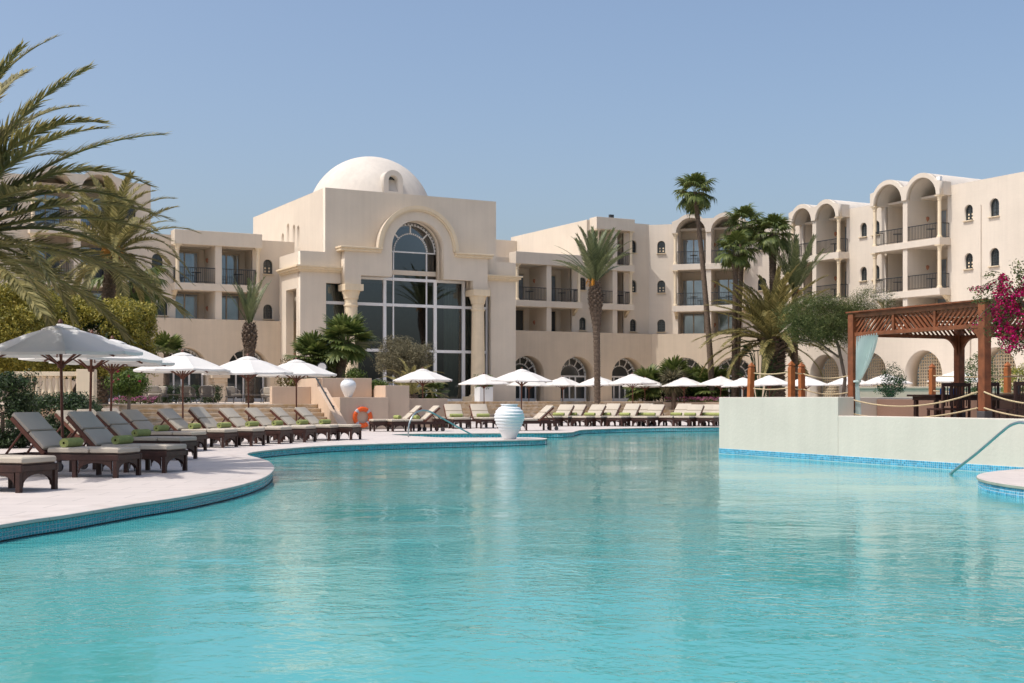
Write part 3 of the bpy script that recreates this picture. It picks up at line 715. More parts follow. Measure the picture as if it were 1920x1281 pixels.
# interior: dark room and curtains
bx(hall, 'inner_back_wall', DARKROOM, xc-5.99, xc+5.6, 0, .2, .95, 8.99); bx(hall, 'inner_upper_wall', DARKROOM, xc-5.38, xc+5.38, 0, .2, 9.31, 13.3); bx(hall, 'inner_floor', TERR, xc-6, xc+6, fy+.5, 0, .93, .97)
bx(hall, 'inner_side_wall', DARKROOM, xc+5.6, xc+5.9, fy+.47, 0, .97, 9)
def curtain_sheet(par, x0, x1, y, z0, z1, m, name, amp=.05, waves=9, n=60):
    b = MB(); vs = []
    for z in (z0, z1):
        for i in range(n+1): t = i/n; vs.append((x0+(x1-x0)*t, y+amp*math.sin(t*waves*2*math.pi), z))
    b.add(vs, [(i, i+1, n+2+i, n+1+i) for i in range(n)]); return b.build(name, m, par, True)
for a, c in ((xc-5.8, xc-4.0), (xc+2.6, xc+3.6), (xc+4.0, xc+5.4)):
    curtain_sheet(hall, a, c, gy+.5, 1.0, 8.4, CURTAIN_IN, 'curtain')

# ------------------------------------------------------------------ pool bar island with pergola
W0 = G(1348, 850.5, WZ); W1 = G(1830, 884.0, WZ); W0.z = W1.z = 0
wd_ = (W1-W0).normalized(); WA = math.atan2(wd_.y, wd_.x)          # local x runs along the wall towards the viewer
bar = thing('pool_bar_wall', 'smooth pale grey wall of the bar island rising out of the pool', 'wall', W0, WA)
# local: x along wall, y to the right/back
LW = 20.0
def at_wall(px):                                                    # distance along the wall for a photo column
    k = (px-960)/F; return -(W0.x-k*W0.y)/(wd_.x-k*wd_.y)
xs_ = at_wall(1571)
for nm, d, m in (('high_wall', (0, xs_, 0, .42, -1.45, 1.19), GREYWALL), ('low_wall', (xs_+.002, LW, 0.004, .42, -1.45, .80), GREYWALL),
                 ('end_wall', (.002, .42, .425, 7.5, -1.45, 1.188), GREYWALL), ('far_wall', (.43, LW, 4.4, 4.75, -1.45, 1.14), SHADE_WALL)):
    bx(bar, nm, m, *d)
b = MB(); b.box(.44, LW, .43, 6.99, -1.4, .50); b.build('platform_floor', TERR, bar)
b = MB(); b.box(-.004, LW, -.004, .05, -.40, -.03); b.box(-.004, .05, .05, 7.5, -.40, -.03); b.build('tile_backing', GROUT, bar)
wallpts = [Vector((x*.25, -.0045)) for x in range(0, 60)]
M2 = Matrix.Rotation(WA, 2)
def to_world(p): q = M2 @ Vector(p[:2]); return Vector((q.x+W0.x, q.y+W0.y))
tile_host = bar
def bar_tiles():
    me = tile_piece(TILE_L, .0465, .036); base = [tuple(v.co) for v in me.vertices]; fs = [tuple(p.vertices) for p in me.polygons]
    b = MB(); x = .03
    while x < 13.5:
        for r in range(3): b.add([(x+p[0], -.005+p[1], -.052-.041*r+p[2]) for p in base], fs)
        x += .0525
    stuff(b.build('tile_field', TILE_L, bar))
bar_tiles()
# pergola
py0 = .75
def at_line(px, off):
    k = (px-960)/F; q = W0+Vector((-wd_.y, wd_.x, 0))*off; return -(q.x-k*q.y)/(wd_.x-k*wd_.y)
PX0 = at_line(1600, py0); PLEN = at_line(1846, py0)-PX0; PDEP = 2.95; PT = 2.98; PB = 2.50
perg = thing('pergola', 'brown timber pergola with diagonal lattice panels over the bar tables', 'pergola', W0, WA)
x1p = PX0+PLEN
for x, y in ((PX0, py0), (x1p, py0), (PX0, py0+PDEP), (x1p, py0+PDEP)):
    o = bx(perg, 'post', WOODP, x-.085, x+.085, y-.085, y+.085, .92, PT-.02); bx(perg, 'post_base', DARKSTONE, x-.10, x+.10, y-.10, y+.10, .50, .92)
    for sx, sy in ((1, 0), (-1, 0), (0, 1), (0, -1)):
        if (sx and PX0-.05 < x+sx*.2 < x1p+.05) or (sy and py0-.05 < y+sy*.2 < py0+PDEP+.05):
            c = MB(); k = 8; prof = [(0.086, PB-.42)]+[(.086+.34*(1-math.cos(i/k*math.pi/2)), PB-.42+.40*math.sin(i/k*math.pi/2)) for i in range(1, k+1)]+[(.086, PB-.02)]
            n = len(prof); vs = []
            for t in (-.035, .035):
                for d, z in prof: vs.append((x+sx*d+(t if sy else 0), y+sy*d+(t if sx else 0), z))
            c.add(vs, [tuple(range(n)), tuple(range(n, 2*n))[::-1]]+[(i, (i+1) % n, n+(i+1) % n, n+i) for i in range(n)]); c.build('brace', WOODP, perg)
def lattice_side(p, q, npan):
    p, q = Vector(p), Vector(q); L_ = (q-p).length; ang = math.atan2(q.y-p.y, q.x-p.x); M = Matrix.Translation((p.x, p.y, 0)) @ Matrix.Rotation(ang, 4, 'Z')
    for z0, z1, d in ((PB-.02, PB+.06, .045), (PT-.10, PT-.02, .045)):
        b = MB(); b.box(.088, L_-.088, -d, d, z0, z1, M); b.build('beam', WOODP, perg, bevel=.004)
    w = (L_-.17)/npan
    for k in range(npan):
        xa, xb = .085+k*w+.03, .085+(k+1)*w-.03; z0, z1 = PB+.06, PT-.10; h = z1-z0
        if k: b = MB(); b.box(xa-.06, xa, -.04, .04, z0-.001, z1+.001, M); b.build('upright', WOODP, perg)
        s = 1 if k % 2 == 0 else -1; sp = .125; n = int((xb-xa+h)/sp)
        for i in range(n):
            xA = xa-h+sp*(i+.5)                     # line rises 45 degrees
            t0 = max(0, xa-xA); t1 = min(h, xb-xA)
            if t1-t0 < .04: continue
            a0, a1 = xA+t0, xA+t1
            if s < 0: a0, a1 = xa+xb-a0, xa+xb-a1
            hw = .028
            vs = [M @ Vector((a+dx_, yy, z0+t)) for yy in (-.012, .012) for a, t in ((a0, t0), (a1, t1)) for dx_ in (-hw, hw)]
            b = MB(); b.add(vs, [(0, 1, 3, 2), (4, 6, 7, 5), (0, 4, 5, 1), (2, 3, 7, 6), (0, 2, 6, 4), (1, 5, 7, 3)]); b.build('slat', WOODP, perg)
lattice_side((PX0, py0), (x1p, py0), 3); lattice_side((PX0, py0+PDEP), (PX0, py0), 2)
lattice_side((x1p, py0), (x1p, py0+PDEP), 2); lattice_side((x1p, py0+PDEP), (PX0, py0+PDEP), 3)
for i in range(26):
    y = py0-.06+(PDEP+.12)*i/25
    b = MB(); b.box(PX0-.12, x1p+.12, y-.052, y+.052, PT, PT+.03); b.build('roof_slat', WOODP, perg)
# drape gathered at the corner post
drp = thing('drape', 'sheer pale teal curtain tied back to the pergola corner post', 'curtain', W0, WA)
b = MB(); n = 44; rows = 26; vs = []
for j in range(rows+1):
    t = j/rows; z = PB-.03-t*(PB-.03-.56)
    if t < .52: k = 1-(t/.52)**1.4
    else: k = 0
    wdt = .10+.60*k if t < .52 else .10+.11*((t-.52)/.48); x_0 = PX0+.10+(.02 if t < .5 else 0)
    for i in range(n+1):
        s = i/n; vs.append((x_0+wdt*s, py0-.02+(.022+.03*k)*math.sin(s*9*2*math.pi+.6*math.sin(t*5)), z+.05*s*k))
b.add(vs, [(j*(n+1)+i, j*(n+1)+i+1, (j+1)*(n+1)+i+1, (j+1)*(n+1)+i) for j in range(rows) for i in range(n)]); b.build('cloth', DRAPE, drp, True)
b = MB(); b.lathe([(.075, -.02), (.085, 0), (.075, .02)], 14, (PX0+.15, py0-.02, 1.52)); b.build('tie_band', DRAPE, drp, True)
# orange rope posts
def rope_post(px, d, lean, label, ztop=2.03, zb=.5):
    o = thing('rope_post', label, 'post', P(px, d, 0), WA, 'orange rope posts')
    b = MB(); w = .06
    M = Matrix.Rotation(R(lean), 4, 'Y')
    b.box(-w, w, -w, w, zb, ztop-.16); b.add([(-w, -w, ztop-.16), (w, -w, ztop-.16), (w, w, ztop-.16), (-w, w, ztop-.16), (-w*.72, -w*.72, ztop-.13), (w*.72, -w*.72, ztop-.13), (w*.72, w*.72, ztop-.13), (-w*.72, w*.72, ztop-.13),
           (-w*1.08, -w*1.08, ztop-.10), (w*1.08, -w*1.08, ztop-.10), (w*1.08, w*1.08, ztop-.10), (-w*1.08, w*1.08, ztop-.10), (0, 0, ztop)],
          [(0, 1, 5, 4), (1, 2, 6, 5), (2, 3, 7, 6), (3, 0, 4, 7), (4, 5, 9, 8), (5, 6, 10, 9), (6, 7, 11, 10), (7, 4, 8, 11), (8, 9, 12), (9, 10, 12), (10, 11, 12), (11, 8, 12)])
    for i, v in enumerate(b.v): b.v[i] = (v[0]+(v[2]-zb)*math.tan(R(lean)), v[1], v[2])
    b.build('shaft', WOODO, o); return o
rp = [(1405, 30.7, 3.5, 'leaning orange wooden rope post at the free end of the grey wall'), (1484, 29.4, 0, 'thick orange wooden rope post where the ropes meet'), (1504, 30.5, -1, 'slimmer orange wooden rope post beside the thick one'),
      (1748, 31.5, 0, 'orange wooden rope post behind the bar table'), (1889, 30.0, 0, 'orange wooden rope post beyond the right pergola post')]
for a in rp: rope_post(*a)
def rope(p, q, sag, label, m=ROPE, r=.016):
    p, q = Vector(p), Vector(q); n = 16; b = MB()
    b.tube([p.lerp(q, i/n)-Vector((0, 0, sag*4*(i/n)*(1-i/n))) for i in range(n+1)], r, 6); o = b.build('rope', m, None, True); return tag(o, label, 'rope', 'ropes of the bar island')
def pw_(x, y, z): q = to_world((x, y)); return Vector((q.x, q.y, z))
for z0, sg, hl in ((1.72, .05, 'upper'), (1.35, .04, 'lower')):
    rope(P(1408, 30.7, z0+.06), P(1484, 29.4, z0+.06), sg, hl+' beige rope strung between the leaning and the thick orange posts')
    rope(P(1486, 29.4, z0+.06), P(1504, 30.5, z0+.03), .02, hl+' short beige rope between the two neighbouring orange posts')
    rope(P(1506, 30.5, z0+.03), pw_(PX0, py0+.1, z0-.02), sg+.06, hl+' beige rope from the slim orange post to the draped pergola post')
    rope(P(1748, 31.5, z0), pw_(x1p, py0+PDEP, z0), .08, hl+' beige rope from the post behind the bar table to the pergola')
    rope(P(1889, 30, z0), P(1990, 29.6, z0), .06, hl+' beige rope running right from the post beyond the pergola')
for z0, sg, hl in ((1.28, .20, 'upper'), (.98, .14, 'lower')):
    rope(pw_(PX0+.08, py0-.09, z0-.15), pw_(x1p-.08, py0-.09, z0), sg, hl+' slack beige rope slung across the open front of the pergola')
    rope(pw_(x1p+.08, py0-.09, z0), pw_(x1p+2.6, py0-.09, z0-.05), sg, hl+' slack beige rope right of the front pergola post')
# bar tables and chairs
def bar_table(loc, rz, label):
    t = thing('bar_table', label, 'table', loc, rz); b = MB(); b.box(-.75, .75, -.42, .42, .70, .74); b.build('tabletop', WOOD, t, bevel=.006)
    b = MB(); b.box(-.66, .66, -.34, .34, .62, .699); b.build('apron', WOOD, t)
    for sx in (-1, 1):
        for sy in (-1, 1): bx(t, 'leg', WOOD, sx*.6-.04, sx*.6+.04, sy*.3-.04, sy*.3+.04, 0, .62)
    return t
def bar_chair(loc, rz, label):
    t = thing('bar_chair', label, 'chair', loc, rz, 'dark chairs at the bar tables'); bx(t, 'seat', WOOD, -.23, .23, -.23, .23, .42, .46)
    for sx in (-1, 1):
        bx(t, 'leg', WOOD, sx*.2-.025, sx*.2+.025, -.225, -.175, 0, .42); bx(t, 'leg', WOOD, sx*.2-.025, sx*.2+.025, .18, .23, 0, .419)
        bx(t, 'back_post', WOOD, sx*.2-.024, sx*.2+.024, .185, .235, .461, .96)
    for i in range(5): bx(t, 'back_slat', WOOD, -.15+.07*i, -.125+.07*i, .2, .22, .50, .90)
    bx(t, 'top_rail', WOOD, -.23, .23, .19, .235, .90, .975); return t
FZ = .5
tb = bar_table(P(1778, 27.0, FZ), WA+R(90), 'dark wooden bar table set with blue glasses inside the pergola')
bar_chair(P(1768, 26.2, FZ), WA+R(-90), 'dark slat back chair drawn up to the table inside the pergola')
bar_chair(P(1790, 26.4, FZ), WA+R(-100), 'dark slat back chair beside the table with blue glasses')
bar_table(P(1925, 25.2, FZ), WA+R(90), 'second dark bar table right of the pergola post')
bar_chair(P(1862, 25.2, FZ), WA+R(70), 'dark curved back chair between the pergola post and second table')
bar_chair(P(1902, 24.4, FZ), WA+R(-90), 'dark chair at the second bar table')
for k, (px, dd) in enumerate(((1766, 27.0), (1790, 27.1), (1783, 26.8))):
    b = MB(); b.lathe([(.035, 0), (.04, .02), (.042, .13), (.038, .13), (.034, .02)], 14); o = b.build('glass', BLUEGL, None, True); o.location = P(px, dd, FZ+.741); tag(o, 'cobalt blue drinking glass on the bar table', 'glass', 'blue glasses')
b = MB(); b.lathe([(.04, 0), (.042, .02), (.042, .18), (.015, .24), (.015, .30), (.018, .31)], 14); o = b.build('bottle', DARKSTONE, None, True); o.location = P(1910, 25.3, FZ+.741); tag(o, 'dark bottle on the second bar table', 'bottle')
# steel pool handrails
def steel_rail(pts, label):
    q = [Vector(p) for p in pts]; out = []
    for i in range(len(q)-1):
        p0, p1, p2, p3 = q[max(0, i-1)], q[i], q[i+1], q[min(len(q)-1, i+2)]
        for j in range(8):
            t = j/8; out.append(.5*((2*p1)+(p2-p0)*t+(2*p0-5*p1+4*p2-p3)*t*t+(3*p1-p0-3*p2+p3)*t**3))
    out.append(q[-1]); b = MB(); b.tube(out, .024, 10); o = b.build('pool_handrail', STEEL, None, True); return tag(o, label, 'handrail')
steel_rail([(7.55, 22.55, -.45), (7.62, 22.3, -.18), (7.83, 21.6, .22), (8.03, 20.95, .62), (8.10, 20.72, .735), (8.17, 20.48, .77), (8.25, 20.2, .70), (8.33, 19.9, .5), (8.36, 19.8, 0)], 'bent steel handrail rising from the water at the round platform')
steel_rail([P(766, 38.6, 0), P(766, 38.6, .3), P(772, 38.7, .58), P(783, 38.9, .76), P(800, 39.2, .79), P(822, 39.6, .62), P(870, 40.5, .15), P(912, 41.3, -.25), P(920, 41.4, -.5)], 'arched steel handrail at the narrow channel beside the big vase')

# ------------------------------------------------------------------ vases, life ring
def vase(loc, h, label, ribs, m):
    t = thing('vase', label, 'vase', loc); prof = [(.26, 0), (.30, .02), (.38, .15), (.55, .38), (.66, .58), (.68, .68), (.62, .82), (.48, .93), (.36, .965), (.35, 1.0), (.40, 1.02), (.39, 1.035), (.32, 1.03), (.30, .96)]
    fine = []
    for (r0, z0), (r1, z1) in zip(prof[:-1], prof[1:]):
        k = max(1, int(abs(z1-z0)/.012))
        for i in range(k): u_ = i/k; fine.append((r0+(r1-r0)*u_, z0+(z1-z0)*u_))
    fine.append(prof[-1]); s = h/1.035
    sm = [(sum(fine[max(0, min(len(fine)-1, i+d))][0] for d in range(-4, 5))/9 if 4 < i < len(fine)-14 else f[0], f[1]) for i, f in enumerate(fine)]
    b = MB(); b.lathe([((r*.66+(ribs*math.sin(z*70) if .25 < z < .93 else 0))*s, z*s) for r, z in sm], 48); b.build('vase_body', m, t, True); return t
vase(P(955, 36.4, 0), 1.0, 'large ribbed white ceramic vase on the tip of the pool deck', .010, CERAM)
vase(SL(.62, .75, 1.21), .70, 'smooth white ceramic vase standing on the stepped pink wall', 0, CERAM)
lr = thing('life_ring', 'orange life ring hung on the pink wall', 'life ring', SL(.88, -.07, .46), A28)
b = MB(); n, k = 40, 12; vs = []
for i in range(n):
    a = 2*math.pi*i/n
    for j in range(k): c = 2*math.pi*j/k; rr = .31+.085*math.cos(c); vs.append((rr*math.cos(a), .06*math.sin(c), rr*math.sin(a)))
b.add(vs, [(i*k+j, i*k+(j+1) % k, ((i+1) % n)*k+(j+1) % k, ((i+1) % n)*k+j) for i in range(n) for j in range(k)]); b.build('ring', ORANGE, lr, True)
for q in range(4):
    b = MB(); a0 = R(45+90*q); vs = []
    for i in range(5):
        a = a0+R(-9+4.5*i)
        for j in range(k): c = 2*math.pi*j/k; rr = .31+.09*math.cos(c); vs.append((rr*math.cos(a), .065*math.sin(c), rr*math.sin(a)))
    b.add(vs, [(i*k+j, i*k+(j+1) % k, (i+1)*k+(j+1) % k, (i+1)*k+j) for i in range(4) for j in range(k)]); b.build('tape_band', GREYBAND, lr, True)
b = MB(); b.tube([(-.18, 0, .33), (0, .03, .45), (.18, 0, .33)], .008, 5); b.build('cord', GREYBAND, lr)

# ------------------------------------------------------------------ parasols
def make_umbrella():
    t = thing('parasol', 'x', 'parasol'); R0 = 1.5; zr, zt = 2.03, 2.58; rc = .34
    b = MB(); b.tube([(0, 0, .05), (0, 0, 2.62)], .028, 10); b.build('pole', WOODR, t, True)
    b = MB(); b.lathe([(.26, 0), (.26, .05), (.06, .07), (.04, .22)], 16); b.build('base', DARKSTONE, t, True)
    def ringp(r, z, sag=0, n=8, sub=6):
        out = []
        for k in range(n):
            p, q = Vector((r*math.cos(2*math.pi*k/n+.2), r*math.sin(2*math.pi*k/n+.2), z)), Vector((r*math.cos(2*math.pi*(k+1)/n+.2), r*math.sin(2*math.pi*(k+1)/n+.2), z))
            for j in range(sub): u_ = j/sub; w = p.lerp(q, u_); w.z -= sag*4*u_*(1-u_); out.append(w)
        return out
    c = MB(); N_ = 48; rs = [(rc*.75, zt-.115+.02, 0), (.6, 2.385, .012), (.95, 2.245, .02), (1.25, 2.12, .022), (R0, zr, .015), (R0-.004, zr-.055, .015)]
    vs = [v for r, z, s in rs for v in ringp(r, z, s)]
    c.add(vs, [(i*N_+k, i*N_+(k+1) % N_, (i+1)*N_+(k+1) % N_, (i+1)*N_+k) for i in range(len(rs)-1) for k in range(N_)]); c.build('canopy', CANVAS, t)
    c = MB(); rs = [(.02, zt, 0), (.2, zt-.045, .0), (rc, zt-.105, -.012)]
    vs = [v for r, z, s in rs for v in ringp(r, z, s)]
    low = ringp(rc+.01, zt-.145, 0)
    for i, v in enumerate(low): v.z += .035*abs(math.sin(i/6*math.pi))
    vs += low; c.add(vs, [(i*N_+k, i*N_+(k+1) % N_, (i+1)*N_+(k+1) % N_, (i+1)*N_+k) for i in range(len(rs)) for k in range(N_)]); c.build('vent_cap', CANVAS, t)
    b = MB(); b.lathe([(.035, 0), (.05, .03), (.03, .07), (.008, .09)], 10, (0, 0, zt-.005)); b.build('finial', WOODR, t, True)
    b = MB(); b.lathe([(.055, -.06), (.075, -.02), (.075, .05), (.05, .08)], 10, (0, 0, 1.80)); b.build('hub', WOODR, t, True)
    rm = MB(); M = Matrix.Rotation(0, 4, 'Z'); ang = math.atan2(zt-.14-zr, R0-.1); 
    p0, p1 = Vector((.08, 0, zt-.13)), Vector((R0-.015, 0, zr-.045))
    d = p1-p0; L_ = d.length; T = Matrix.Translation(p0) @ Matrix.Rotation(math.atan2(-d.z, d.x), 4, 'Y'); rm.box(0, L_, -.014, .014, -.016, .016, T); rib = rm.mesh('rib', WOODR)
    sm_ = MB(); p0, p1 = Vector((.06, 0, 1.81)), Vector((.78, 0, 2.27)); d = p1-p0; T = Matrix.Translation(p0) @ Matrix.Rotation(math.atan2(-d.z, d.x), 4, 'Y'); sm_.box(0, d.length, -.012, .012, -.015, .015, T); strut = sm_.mesh('strut', WOODR)
    for k in range(8):
        o = link('rib', rib, t); o.rotation_euler = (0, 0, 2*math.pi*k/8+.2); link('strut', strut, o)
    return t
umb = make_umbrella(); first = [True]
def parasol(px, s, label, group=None, rz=None, scale=1, z=0):
    d = F/s; o = umb if first[0] else copy_tree(umb)
    first[0] = False; o.location = P(px, d, z); o.rotation_euler = (rng.uniform(-.022, .022), rng.uniform(-.022, .022), rng.uniform(0, .78) if rz is None else rz); o['label'] = label
    o.scale = (scale*rng.uniform(.985, 1.015),)*3
    if group: o['group'] = group
    elif 'group' in o: del o['group']
    return o
parasol(118, 100, 'big white parasol dappled with palm frond shadow over the near loungers', rz=.19)
parasol(168, 86, 'white parasol directly behind the frond shadowed one')
parasol(207, 77, 'white parasol in front of the dark hedge and palm trunk')
parasol(343, 60, 'white parasol before the arched doors with the wicker armchairs')
parasol(467, 57, 'white parasol in front of the young upright palm')
parasol(556, 52.5, 'white parasol at the foot of the steps beside the stair handrail')
parasol(793, 39.5, 'white parasol in front of the hall columns and arching palm')
GF = 'white parasols along the far pool edge'
parasol(977, 39, 'white parasol behind the large ribbed vase'); parasol(908, 32, 'white parasol beside the white planter cube')
parasol(991, 29.5, 'white parasol half hidden behind the one above the ribbed vase')
for px, s in ((1055, 29.5), (1122, 30.5), (1187, 33), (1209, 28.5), (1283, 29), (1350, 29.6)):
    parasol(px, s, {1055: 'parasol just right of the ribbed vase over the far lounger row', 1122: 'parasol in front of the tall slender date palm trunk', 1187: 'largest parasol of the far row, right of the slender date palm', 1209: 'parasol partly hidden behind the largest far row parasol', 1283: 'parasol in front of the raised bed with magenta flowers', 1350: 'parasol beside the upper corner of the grey bar wall'}[px], GF)
for px, s, w_ in ((1395, 27.5, 'left of the leaning orange rope post'), (1443, 29, 'between the leaning and thick orange rope posts'), (1512, 29, 'behind the slim orange rope post'), (1592, 29, 'behind the draped pergola post'), (1662, 31, 'seen through the middle of the pergola'), (1795, 36, 'behind the rear pergola post')):
    parasol(px, s+4, 'white parasol top '+w_, 'white parasols behind the pool bar', scale=s/(s+4)*1.03, z=.12)

# ------------------------------------------------------------------ sun loungers
def make_lounger(tilt, name='sun_lounger'):
    """foot end at x = 2.0, head at x = 0, hinge at x = .78"""
    t = thing(name, 'x', 'sun lounger'); W2 = .34
    for s in (-1, 1):
        b = MB(); b.box(.05, 2.0, s*W2-.022, s*W2+.022, .25, .335); b.build('side_rail', WOOD, t, bevel=.004)
    for x in (.06, .76, 1.97):
        b = MB(); b.box(x-.025, x+.025, -W2+.023, W2-.023, .255, .33); b.build('cross_rail', WOOD, t)
    b = MB(); b.box(.70, 1.98, -W2+.03, W2-.03, .337, .352); b.build('deck_board', WOOD, t)
    def leg(x, s):
        b = MB(); b.box(x-.03, x+.03, s*W2-.03, s*W2+.03, 0, .249); return b.build('leg', WOOD, t)
    for x in (.36, 1.30, 1.95):
        for s in (-1, 1): leg(x, s)
    def arch_apron(p, q):                                   # arched bracket between two legs
        p, q = Vector(p), Vector(q); L_ = (q-p).length; ang = math.atan2(q.y-p.y, q.x-p.x); M = Matrix.Translation((p.x, p.y, 0)) @ Matrix.Rotation(ang, 4, 'Z')
        n = 12; r = L_/2-.03; b = MB(); vs = []
        for y in (-.014, .014):
            for i in range(n+1): a = math.pi*i/n; x = L_/2-r*math.cos(a); vs += [M @ Vector((x, y, .06+.155*math.sin(a)**.8)), M @ Vector((x, y, .249))]
        k = 2*(n+1); fs = []
        for i in range(n): a = 2*i; fs += [(a, a+1, a+3, a+2), (k+a, k+a+2, k+a+3, k+a+1), (a, a+2, k+a+2, k+a)]
        b.add(vs, fs); b.build('arched_apron', WOOD, t)
    for s in (-1, 1): arch_apron((1.33, s*W2), (1.92, s*W2))
    arch_apron((1.95, -W2+.03), (1.95, W2-.03))
    for s in (-1, 1):
        w = MB(); M = Matrix.Translation((.14, s*(W2+.02), .075)) @ Matrix.Rotation(R(90), 4, 'X'); n = 16
        vs = [M @ Vector((.075*math.cos(2*math.pi*i/n), .075*math.sin(2*math.pi*i/n), z)) for z in (-.02, .02) for i in range(n)]
        w.add(vs, [(i, (i+1) % n, n+(i+1) % n, n+i) for i in range(n)]+[tuple(range(n))[::-1], tuple(range(n, 2*n))]); w.build('wheel', DARKSTONE, t)
        b = MB(); b.box(.11, .17, s*W2-.02, s*W2+.02, .075, .249); b.build('wheel_arm', WOOD, t)
    T = Matrix.Translation((.80, 0, .345)) @ Matrix.Rotation(math.pi-tilt, 4, 'Y') @ Matrix.Scale(-1, 4, (0, 0, 1))
    T = Matrix.Translation((.80, 0, .345)) @ Matrix(((-math.cos(tilt), 0, math.sin(tilt), 0), (0, 1, 0, 0), (math.sin(tilt), 0, math.cos(tilt), 0), (0, 0, 0, 1)))
    b = MB()
    for s in (-1, 1): b.box(0, .74, s*W2-.02, s*W2+.02, -.03, .03, T)
    b.box(.70, .74, -W2+.02, W2-.02, -.025, .025, T); b.box(0, .73, -W2+.03, W2-.03, -.012, .004, T); b.build('backrest_frame', WOODR, t)
    e = T @ Vector((.5, 0, -.03))
    for s in (-1, 1): b = MB(); b.tube([(e.x, s*(W2-.06), e.z), (e.x-.28, s*(W2-.06), .33)], .018, 6); b.build('prop', WOODR, t)
    def pad(x0, x1, T, nm, split):
        b = MB(); y = W2-.005; r = .025
        cuts = [x0]+split+[x1]
        for a, c in zip(cuts[:-1], cuts[1:]):
            pr = [(a+.004, .01), (a+r, .0), (c-r, .0), (c-.004, .01), (c-.002, .06), (c-r, .078), (a+r, .078), (a+.002, .06)]
            vs = []; n = 8
            for yy, k in ((-y, .03), (-y+.03, 0), (y-.03, 0), (y, .03)):
                for x, z in pr:
                    cx = min(max(x, a+k*.6), c-k*.6); cz = .039+(z-.039)*(1-k*12 if k else 1)
                    vs.append(T @ Vector((cx, yy, cz)))
            fs = [(i*n+j, i*n+(j+1) % n, (i+1)*n+(j+1) % n, (i+1)*n+j) for i in range(3) for j in range(n)]+[tuple(range(n))[::-1], tuple(range(3*n, 4*n))]
            b.add(vs, fs)
        return b.build(nm, CUSH, t, True)
    I4 = Matrix.Translation((0, 0, .354)); pad(.84, 2.0, I4, 'seat_cushion', [1.52])
    bc = pad(.05, .79, T @ Matrix.Translation((0, 0, .006)), 'back_cushion', [.40])
    b = MB(); b.box(.388, .412, -W2+.0, W2-.0, .085, .089, T); b.build('strap', STRAP, bc)
    return t
protos = {}
for a in (41, 45): protos[a] = [make_lounger(R(a)), True]
def make_towel():
    n = 40; pts = []
    for i in range(n):
        a = i/n*2*math.pi*2.6; r = .018+.055*(i/n); pts.append((r*math.cos(a), r*math.sin(a)))
    b = MB(); vs = []
    o = 24; ring_ = [(.075*math.cos(2*math.pi*i/o), .07+.07*math.sin(2*math.pi*i/o)) for i in range(o)]
    inner = [(.018*math.cos(2*math.pi*i/o), .07+.018*math.sin(2*math.pi*i/o)) for i in range(o)]
    L_ = .25
    for y, k in ((-L_, inner), (-L_+.004, [(x*.7, .07+(z-.07)*.7) for x, z in ring_]), (-L_+.0, [(x*.93, .07+(z-.07)*.93) for x, z in ring_]), (-L_+.02, ring_), (L_-.02, ring_), (L_, [(x*.93, .07+(z-.07)*.93) for x, z in ring_]), (L_-.004, [(x*.7, .07+(z-.07)*.7) for x, z in ring_]), (L_, inner)):
        vs += [(x, y, z) for x, z in k]
    b.add(vs, [(i*o+j, i*o+(j+1) % o, (i+1)*o+(j+1) % o, (i+1)*o+j) for i in range(7) for j in range(o)]); return b.mesh('towel', TOWEL, True)
towel_me = make_towel()
def lounger(foot, ang, tilt, label, group, towel=True, tlabel=None, tgroup=None, z=0):
    """foot: world point under the middle of the foot end; ang: heading of the foot end"""
    pr_, fresh = protos[tilt]; o = pr_ if fresh else copy_tree(pr_); protos[tilt][1] = False
    d = Vector((math.cos(ang), math.sin(ang), 0)); o.location = Vector(foot)-d*1.97+Vector((0, 0, z)); o.rotation_euler = (0, 0, ang); o['label'] = label
    if group: o['group'] = group
    if towel:
        tw = link('towel', towel_me); tw.location = o.location+d*rng.uniform(.98, 1.06)+Vector((0, 0, .430)); tw.rotation_euler = (0, 0, ang+rng.uniform(-.12, .12))
        tag(tw, tlabel or 'rolled lime green towel on a far side lounger', 'towel', tgroup or 'rolled towels on the far loungers')
GL = 'loungers lined up along the curved deck'
row = [((72, 921), -.30, 45, 'lounger with only its white foot end showing beside the water edge'), ((241, 894), -.20, 45, 'front lounger beside the pool with a large green towel and shaded backrest'),
       ((330, 885), -.22, 45, 'second lounger behind the one with the large towel, half in shade'), ((352, 862), -.24, 41, 'third lounger along the deck with two towels before it')]
for ((px, py), a, t, lab), tl in zip(row, ('rolled green towel on the lounger beside the water edge', 'large rolled green towel on the front lounger by the pool', 'rolled green towel on the second lounger beside the big parasol', 'rolled green towel on the third lounger behind the big parasol')):
    lounger(G(px, py), a, t, lab, GL, True, tl, 'rolled towels on the near loungers')
ORD = ('first', 'second', 'third', 'fourth', 'fifth', 'sixth', 'seventh', 'eighth', 'ninth', 'tenth', 'eleventh')
for k, (px, py) in enumerate(((372, 846), (432, 839), (484, 836), (536, 832), (582, 829), (626, 826.2), (668, 824.6))):
    n_ = ORD[6-k]; lounger(G(px, py), -.25+rng.uniform(-.05, .05), rng.choice((41, 45)), 'lounger in the row before the steps, '+n_+' from the orange life ring', GL, True, 'rolled green towel on the lounger '+n_+' from the orange life ring', 'rolled towels of the row before the steps')
for px, py, a, lab in ((40, 836, -.2, 'lounger by the dark hedge with a green towel'), (262, 853, -.24, 'lounger behind the big parasol pole in the second row'), (285, 842, -.24, 'lounger before the dark hedge, middle of the second row'), (318, 833, -.25, 'lounger before the left end of the limestone steps, second row')):
    lounger(G(px, py), a, 41, lab, 'second row of loungers', px < 100, 'rolled green towel on the lounger by the dark hedge', 'rolled towels of the second row')
GR = 'loungers on the far pool side'
